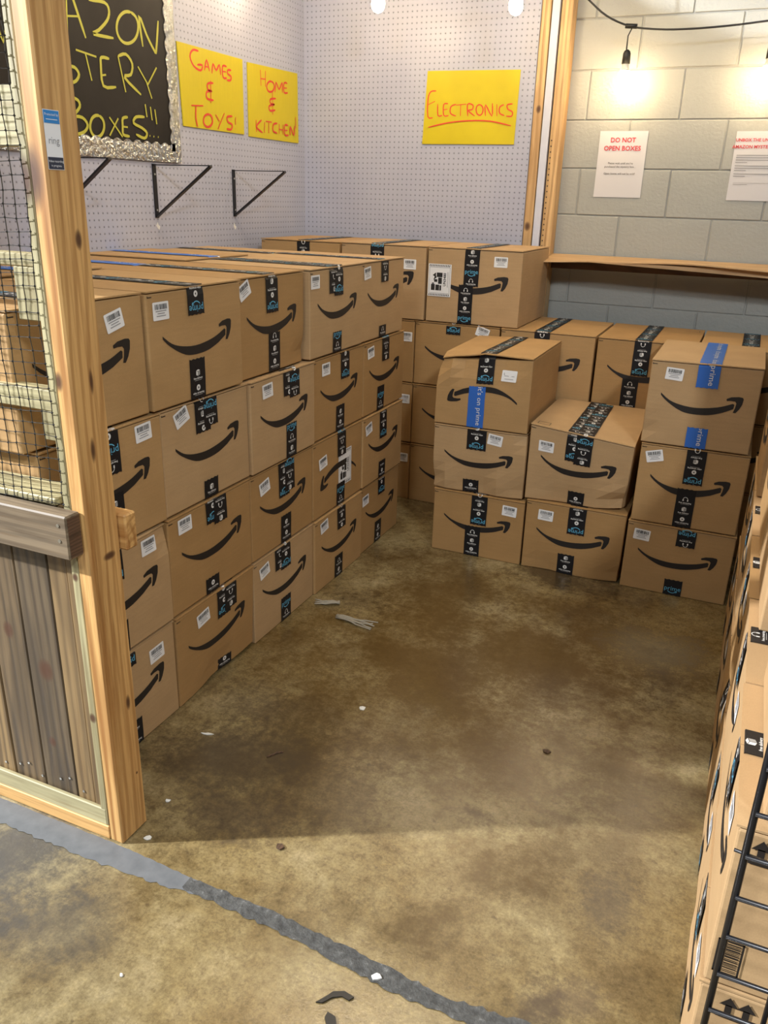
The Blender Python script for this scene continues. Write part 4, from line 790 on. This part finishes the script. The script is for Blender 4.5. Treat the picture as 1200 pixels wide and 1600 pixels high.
fb(1.072, 0.2915, 0.385, 0.3165, 'brown box in the middle of the right column, taped down its front', (0.0535, 0.2675, 0.25), (0.202, 0.176), (0.189, 0.156), tone='card_a', toptape=False, ph=(0, 0.0))
fb(1.066, 0.6095, 0.380, 0.316, 'brown box with blue tape topping the right column, front rank', (0.0851, 0.2682, -0.06), (0.201, 0.229, 0.075), (0.195, 0.078, 0.072), tone='card_c', color=('tape_blue', 'tape_blue'), corners={(0, 0, 1): (0, 0.004, -0.004)}, dents=(((0.0, 0, 0.05), 0.05, (0, 0.008, 0)),))

GR = 'shipping boxes stacked along the right side'
ry = [1.455, 1.040, 0.625, 0.210, -0.175]
rnm = ['far end, next to the front rank', 'second from the far end', 'middle', 'second nearest', 'nearest, behind the wire grid']
for i, yy in enumerate(ry):
    for r in (0, 1):
        dn = ()
        if (i, r) == (2, 0): dn = (((0.2, 0, 0.30), 0.10, (0, 0.02, -0.005)),)
        if (i, r) == (2, 1): dn = (((0.40, 0, 0.02), 0.12, (0, 0.020, 0.01)),)
        if (i, r) == (1, 1): dn = (((0.40, 0, 0.02), 0.10, (0, 0.016, 0.01)),)
        W = 0.409 if i != 3 else 0.380
        pl = 1.472 - 0.004 * (i == 4)
        if i == 0: pl = 1.474
        shipping_box('R', pl, yy, 0.309 * r, W, 0.3075, 0.49, 'brown box in the right-hand stack, %s row, %s' % (['bottom', 'upper'][r], rnm[i]), GR, (0.30, 0.20 if i % 2 else 0.24, 0), (W / 2 - 0.01, 0.185), (W / 2, 0.07) if r == 0 else None,
                     False, ['card_a', 'card_c', 'card_a', 'card_c', 'card_c'][i], dents=dn, marks=[('bracket', 0.30, 0.045, 0.33, 0.06), ('bracket', 0.37, 0.045, 0.395, 0.055)] if i % 2 == 0 else [('frame', 0.03, 0.03, 0.07, 0.055)], toptape=(r == 1), rzj=0)
shipping_box('R', 1.500, -0.150, 0.6185, 0.41, 0.305, 0.46, 'brown box set back on top of the right-hand stack, nearest', GR, (0.1, 0.2), (0.2, 0.19), None, False, 'card_c', rzj=0)
shipping_box('R', 1.489, 0.460, 0.6185, 0.41, 0.305, 0.47, 'brown box on top of the right-hand stack, second nearest', GR, (0.3, 0.2), (0.2, 0.19), None, False, 'card_c', rzj=0)
shipping_box('R', 1.487, 0.890, 0.6185, 0.41, 0.305, 0.47, 'brown box on top of the right-hand stack, middle', GR, None, (0.2, 0.19), None, False, 'card_a', rzj=0)
shipping_box('R', 1.476, 1.380, 0.6185, 0.41, 0.305, 0.47, 'brown box on top of the right-hand stack, far end', GR, None, (0.2, 0.19), None, False, 'card_a', rzj=0)
shipping_box('R', 1.464, 1.420, 0.9265, 0.41, 0.305, 0.47, 'brown box on the highest layer of the right-hand stack, far end', GR, None, (0.2, 0.19), None, False, 'card_a', rzj=0)
# prints on the camera side of the nearest right boxes
def sideprint(parent_label, items, y):
    root = [o for o in S.collection.objects if o.type == 'EMPTY' and o.get('label', '') == parent_label][0]
    V = []; F = []; inv = root.matrix_basis.inverted()
    def q(pts):
        k = len(V); V.extend(tuple(inv @ Vector((x, y, z))) for x, z in pts); F.append(tuple(range(k, k + len(pts))))
    for it in items: q(it)
    obj('printed_mark', mesh('printed_mark', V, F, 'print_black'), root)
R_ = lambda x0, z0, x1, z1: [(x0, z0), (x1, z0), (x1, z1), (x0, z1)]
def arrows(x, z, s=1.0): return [R_(x - 0.005 * s, z, x + 0.005 * s, z + 0.02 * s), [(x - 0.014 * s, z + 0.018 * s), (x + 0.014 * s, z + 0.018 * s), (x, z + 0.036 * s)]]
bars = [R_(1.478, 0.335, 1.516, 0.338), R_(1.478, 0.400, 1.516, 0.403), R_(1.478, 0.335, 1.481, 0.403), R_(1.513, 0.335, 1.516, 0.403)]
rnd = random.Random(4); z = 0.341
while z < 0.397: t = rnd.choice([0.001, 0.002, 0.003]); bars.append(R_(1.484, z, 1.511, z + t)); z += t + rnd.choice([0.0015, 0.002, 0.003])
sideprint('brown box in the right-hand stack, upper row, nearest, behind the wire grid', bars + arrows(1.506, 0.565) + arrows(1.535, 0.565) + [R_(1.49, 0.556, 1.55, 0.560)], -0.5862)
sideprint('brown box in the right-hand stack, bottom row, nearest, behind the wire grid', arrows(1.514, 0.255) + arrows(1.540, 0.255) + [R_(1.498, 0.246, 1.556, 0.249)], -0.5862)

# ---------------------------------------------------------------- wooden fence partition
fence = empty('wooden_partition', (0.195, -0.465, 0), 0, 'rough wooden fence panel with corner post and black netting at left', 'fence')
FO = Vector((0.195, -0.465, 0))
def part(name, mat, x0, y0, z0, x1, y1, z1, c=0.002, label=None, parent=None):
    # vertices stay in world-aligned coordinates about the fence base; material coordinates use the object origin, so shift origin to world zero
    b_ = MB(); b_.box(x0, y0, z0, x1, y1, z1, 0, c); o = b_.build(name, mat, None); o.parent = parent or fence
    o.location = -FO if parent is None else (0, 0, 0)
    if label: o['label'] = label
    return o
post = part('post', 'wood_post', 0.178, -0.508, 0.0, 0.217, -0.420, 2.6, 0.004, 'orange pine corner post')
part('stud', 'wood_pale', 0.157, -0.506, 0.0385, 0.1775, -0.421, 2.6, 0.002, 'pale treated upright beside the post')
part('bottom_plate', 'wood_pine_x', -0.995, -0.508, 0.0, 0.1775, -0.420, 0.038, 0.002)
part('bottom_rail', 'wood_pale_x', -0.995, -0.5065, 0.0385, 0.172, -0.496, 0.085, 0.002, 'pale board over the plank ends')
random.seed(11)
xs = [0.137]
edges = [(0.0795, 0.1335, 'wood_tan_z'), (-0.020, 0.0775, 'wood_grey_z'), (-0.119, -0.0225, 'wood_brown_z'), (-0.217, -0.1215, 'wood_tan_z')]
x = -0.2195
while x > -0.95: edges.append((x - 0.096, x, 'wood_grey_z')); x -= 0.0985
for i, (a, b2, mt) in enumerate(edges): part('plank', mt, a, -0.4945 + random.uniform(-0.001, 0.001), 0.0385, b2, -0.478, 0.843, 0.0025)
part('plank', 'wood_tan_z', 0.1355, -0.4985, 0.0385, 0.1563, -0.478, 0.843, 0.0015)
mr = part('middle_rail', 'wood_grey_x', -0.995, -0.549, 0.752, 0.203, -0.5095, 0.846, 0.003, 'weathered grey rail across the front')
me_ = part('end_grain', 'wood_dark_end', 0.2032, -0.545, 0.757, 0.2038, -0.5125, 0.841, 0.0, 'dark end grain', parent=mr); 
part('top_board', 'wood_pale_x', -0.995, -0.5075, 0.8445, 0.1385, -0.422, 0.860, 0.002, 'pale ledge behind the grey rail')
part('back_block', 'wood_pine_x', 0.135, -0.4185, 0.729, 0.234, -0.381 - 0.002, 0.811, 0.004, 'end of a board fixed behind the post')
part('cross_rail', 'wood_pale_x', -0.995, -0.460, 1.027, 0.138, -0.4215, 1.070, 0.002)
part('cross_rail', 'wood_pale_x', -0.995, -0.460, 1.306, 0.138, -0.4215, 1.330, 0.002)
part('cross_rail', 'wood_pale_x', -0.995, -0.460, 1.515, 0.138, -0.4215, 1.615, 0.002)
part('cleat', 'wood_pale', 0.055, -0.460, 1.205, 0.1385, -0.4215, 1.3055, 0.002); part('cleat', 'wood_pale', 0.080, -0.460, 0.965, 0.1385, -0.4215, 1.0265, 0.002)
for (sx, sz) in ((0.182, 0.825), (0.182, 0.792), (-0.19, 0.825), (-0.19, 0.792)):
    b_ = MB(); b_.tube([(sx, -0.549, sz), (sx, -0.5505, sz)], 0.0038, 10); o = b_.build('screw', 'screw_metal', mr)
for i, sx in enumerate((-0.15, -0.10, -0.07, -0.03, 0.03, 0.06, 0.10)):
    b_ = MB(); b_.tube([(sx, -0.4955, 0.105 + 0.012 * (i % 3)), (sx, -0.497, 0.105 + 0.012 * (i % 3))], 0.0032, 8); o = b_.build('screw', 'screw_metal', fence); o.location = -FO
# netting: one moulded plastic mesh sheet stapled on the front
nb = MB(); sp = 0.0265; szv = 0.0235; y = -0.5105; rn = random.Random(2); nx_ = 40; nz_ = 74
P = {}
for i in range(nx_):
    for k in range(nz_):
        P[(i, k)] = (0.163 - i * sp + rn.uniform(-0.0018, 0.0018) + 0.003 * math.sin(k * 0.31), y - 0.002 * math.sin(i * 0.7) - rn.random() * 0.001, 0.853 + k * szv + rn.uniform(-0.0012, 0.0012) + 0.0025 * math.sin(i * 0.5 + 1) - 0.004 * math.sin(i * 0.2))
def thin(p, q, r=0.0009):
    a = Vector(p); c = Vector(q); d = (c - a).normalized(); u = Vector((0, 1, 0)); v = d.cross(u).normalized(); k = len(nb.v)
    for base in (a, c):
        for (s1, s2) in ((1, 0), (-0.5, 0.87), (-0.5, -0.87)): nb.v.append(tuple(base + v * r * s1 + u * r * s2))
    for j in range(3): nb.f.append((k + j, k + (j + 1) % 3, k + 3 + (j + 1) % 3, k + 3 + j)); nb.i.append(0)
for i in range(nx_):
    for k in range(nz_):
        if k + 1 < nz_: thin(P[(i, k)], P[(i, k + 1)], 0.0011)
        if i + 1 < nx_: thin(P[(i, k)], P[(i + 1, k)], 0.0009)
        x_, y_, z_ = P[(i, k)]; r = 0.0032; kk = len(nb.v); nb.v += [(x_ + r, y_, z_), (x_ - r, y_, z_), (x_, y_ + r, z_), (x_, y_ - r, z_), (x_, y_, z_ + r), (x_, y_, z_ - r)]
        for f in ((0, 2, 4), (2, 1, 4), (1, 3, 4), (3, 0, 4), (2, 0, 5), (1, 2, 5), (3, 1, 5), (0, 3, 5)): nb.f.append(tuple(kk + q for q in f)); nb.i.append(0)
net = nb.build('netting', 'net_black', fence, recalc=False); net.location = -FO; net['kind'] = 'stuff'; net['label'] = 'black square plastic netting'
part('light_block_sheet', 'wood_tan_z', -0.995, -0.4205, 0.862, -0.56, -0.4185, 2.6, 0.0)  # unseen sheet added to keep the key light off the inner floor
# doorbell sticker on the post
st = empty('security_sticker', (0.2172, -0.485, 1.476), 0, 'small white sticker with blue and dark bands on the wooden post', 'sticker')
V = []; F = []; I = []
def sq(y0, z0, y1, z1, off, mi): k = len(V); V.extend([(off, y0, z0), (off, y1, z0), (off, y1, z1), (off, y0, z1)]); F.append((k, k + 1, k + 2, k + 3)); I.append(mi)
sw = 0.0185; sq(-sw, 0, sw, 0.094, 0.0006, 0); sq(-sw + 0.001, 0.073, sw - 0.001, 0.093, 0.0010, 1); sq(-sw + 0.001, 0.001, sw - 0.001, 0.020, 0.0010, 2)
v, f = glyphs('ring', False); k = len(V); V += [(0.0012, p[0] * 0.0165, 0.046 + p[1] * 0.0165) for p in v]; F += [tuple(q + k for q in g) for g in f]; I += [3] * len(f)
for (t, zz, s_) in (('Protected by', 0.0865, 0.006), ('home security', 0.0785, 0.006), ('Video recording', 0.0135, 0.0052), ('in progress', 0.0065, 0.0052)):
    if 'home' in t: sq(-0.013, 0.0785, 0.013, 0.0795, 0.0012, 0); continue
    v, f = glyphs(t, False); k = len(V); V += [(0.0013, p[0] * s_, zz + p[1] * s_) for p in v]; F += [tuple(q + k for q in g) for g in f]; I += [0] * len(f)
obj('sticker_face', mesh('sticker_face', V, F, ['label_white', 'sticker_blue', 'sticker_dark', 'ink_grey'], I), st)

# ---------------------------------------------------------------- black wire grid at the near right
gx, gy = 1.4795, -0.640
grid = empty('wire_grid_panel', (gx + 0.2, gy, 0), 0, 'black wire grid panel in front of the nearest right boxes', 'wire grid')
GO = Vector((gx + 0.2, gy, 0))
for i in range(7):
    b_ = MB(); xx = gx + 0.0755 * i; b_.tube([Vector((xx, gy, 0.003)) - GO, Vector((xx, gy, 1.22)) - GO], 0.0052 if i in (0, 6) else 0.0038, 8); b_.build('upright_wire', 'black_steel', grid, True)
for k in range(17):
    z = 0.025 + 0.0737 * k
    b_ = MB(); b_.tube([Vector((gx, gy - 0.006, z)) - GO, Vector((gx + 0.453, gy - 0.006, z)) - GO], 0.0036, 8); b_.build('cross_wire', 'black_steel', grid, True)
b_ = MB(); b_.tube([Vector((gx - 0.014, gy + 0.004, 0.613)) - GO, Vector((gx + 0.10, gy + 0.004, 0.600)) - GO], 0.0026, 8); b_.build('hook_wire', 'black_steel', grid, True)

# ---------------------------------------------------------------- litter on the floor
def flake(name, x, y, pts, h, mat, label, cat, group=None):
    n_ = len(pts); z = 0.0008
    V = [(p[0], p[1], z + h * (0.3 + 0.7 * random.random())) for p in pts] + [(0, 0, z + h)] + [(p[0], p[1], z) for p in pts] + [(0, 0, z)]
    F = []
    for i in range(n_):
        j = (i + 1) % n_; F += [(i, j, n_), (n_ + 1 + j, n_ + 1 + i, 2 * n_ + 1), (i, n_ + 1 + i, n_ + 1 + j, j)]
    o = obj(name, mesh(name, V, F, mat)); o.location = (x, y, 0); tag(o, label, cat, group); return o
random.seed(21)
def blob(r, e=1.0, n_=7, a=0.0):
    q = []
    for i in range(n_):
        t = 2 * math.pi * i / n_; rr = r * (0.6 + 0.6 * random.random()); u, v = rr * math.cos(t) * e, rr * math.sin(t); q.append((u * math.cos(a) - v * math.sin(a), u * math.sin(a) + v * math.cos(a)))
    return q
flake('foam_crumb', 0.491, 0.237, blob(0.009, 1.4), 0.004, 'flake_white', 'small white crumb in the middle of the open floor', 'crumb')
flake('paper_scrap', 0.147, -0.070, blob(0.005, 3.4, 8, 0.3), 0.003, 'flake_white', 'thin white paper scrap on floor near the left stack', 'scrap')
flake('foam_crumb', 0.218, -0.343, blob(0.006, 1.3), 0.003, 'flake_white', 'small white crumb on the dark floor right of the post', 'crumb')
flake('foam_crumb', 0.2555, -0.468, blob(0.007, 1.4, 7, 0.8), 0.003, 'flake_white', 'white crumb beside the foot of the wooden post', 'crumb')
flake('foam_crumb', 0.9046, -0.572, blob(0.009, 1.1), 0.006, 'flake_white', 'white chip lying on the dark floor joint', 'crumb')
flake('foam_crumb', 0.448, -0.783, blob(0.004, 1.2), 0.003, 'flake_white', 'tiny white crumb on the front floor below the stripe', 'crumb')
def lpoly(name, pts, th, mat, label, cat, z0=0.0008, wave=0.0):
    cx = sum(p[0] for p in pts) / len(pts); cy = sum(p[1] for p in pts) / len(pts); n_ = len(pts)
    V = [(p[0] - cx, p[1] - cy, z0) for p in pts] + [(p[0] - cx, p[1] - cy, z0 + th + wave * random.random()) for p in pts]
    F = [tuple(reversed(range(n_))), tuple(range(n_, 2 * n_))] + [(i, (i + 1) % n_, n_ + (i + 1) % n_, n_ + i) for i in range(n_)]
    o = obj(name, mesh(name, V, F, mat)); o.location = (cx, cy, 0); tag(o, label, cat); return o
lpoly('plastic_offcut', [(0.822, -0.672), (0.834, -0.668), (0.846, -0.650), (0.862, -0.640), (0.878, -0.642), (0.884, -0.632), (0.862, -0.628), (0.842, -0.638), (0.836, -0.650)], 0.003, 'scrap_black', 'bent black plastic offcut on the front floor, upper piece', 'scrap')
lpoly('plastic_offcut', [(0.852, -0.680), (0.870, -0.683), (0.882, -0.70), (0.890, -0.73), (0.874, -0.735), (0.868, -0.71), (0.852, -0.693)], 0.003, 'scrap_black', 'curved black plastic offcut at the bottom edge, lower piece', 'scrap')
lpoly('dirt_clump', [(0.545, -0.352), (0.556, -0.347), (0.567, -0.355), (0.560, -0.365), (0.549, -0.363)], 0.004, 'wood_dark_end', 'small dark dirt clump on floor near the shadow edge', 'dirt')
lpoly('dirt_clump', [(1.036, 0.282), (1.05, 0.286), (1.060, 0.279), (1.052, 0.268), (1.040, 0.271)], 0.003, 'wood_dark_end', 'small dark dirt clump on floor right of the middle', 'dirt')
lpoly('twig', [(0.352, -0.085), (0.356, -0.088), (0.372, -0.060), (0.384, -0.050), (0.381, -0.046), (0.367, -0.055)], 0.003, 'wood_dark_end', 'thin dark splinter on floor before the left stack', 'splinter')
def crumple(x0, y0, x1, y1, w0, w1, label, seed):
    rn = random.Random(seed); fingers = 5; mbx = MB(); d = Vector((x1 - x0, y1 - y0, 0)); L = d.length; d.normalize(); s_ = Vector((-d.y, d.x, 0))
    for f_ in range(fingers):
        t0 = (f_ / (fingers - 1) - 0.5)
        pts = []; ww = []
        for i in range(8):
            t = i / 7; pts.append(d * (L * t * (1 - 0.12 * rn.random() * (f_ % 2))) + s_ * t0 * (w0 + (w1 - w0) * t ** 1.5) + Vector((0, 0, 0.004 + 0.007 * abs(math.sin(t * 5 + f_ * 1.7)) * (1 - t * 0.4) + 0.002 * rn.random())))
            ww.append(0.0045 - 0.002 * t)
        mbx.tube(pts, ww, 5)
    o = mbx.build('plastic_strap', 'clear_plastic', None, True); o.location = (x0, y0, 0); tag(o, label, 'plastic scrap'); return o
crumple(0.165, 0.708, 0.320, 0.700, 0.014, 0.060, 'larger frayed translucent plastic strip on the floor before the left stack', 1)
crumple(0.128, 0.806, 0.040, 0.770, 0.010, 0.034, 'smaller frayed translucent plastic strip on floor, closer to the stack', 2)
for m_ in bpy.data.meshes:
    if m_.users == 0: bpy.data.meshes.remove(m_)
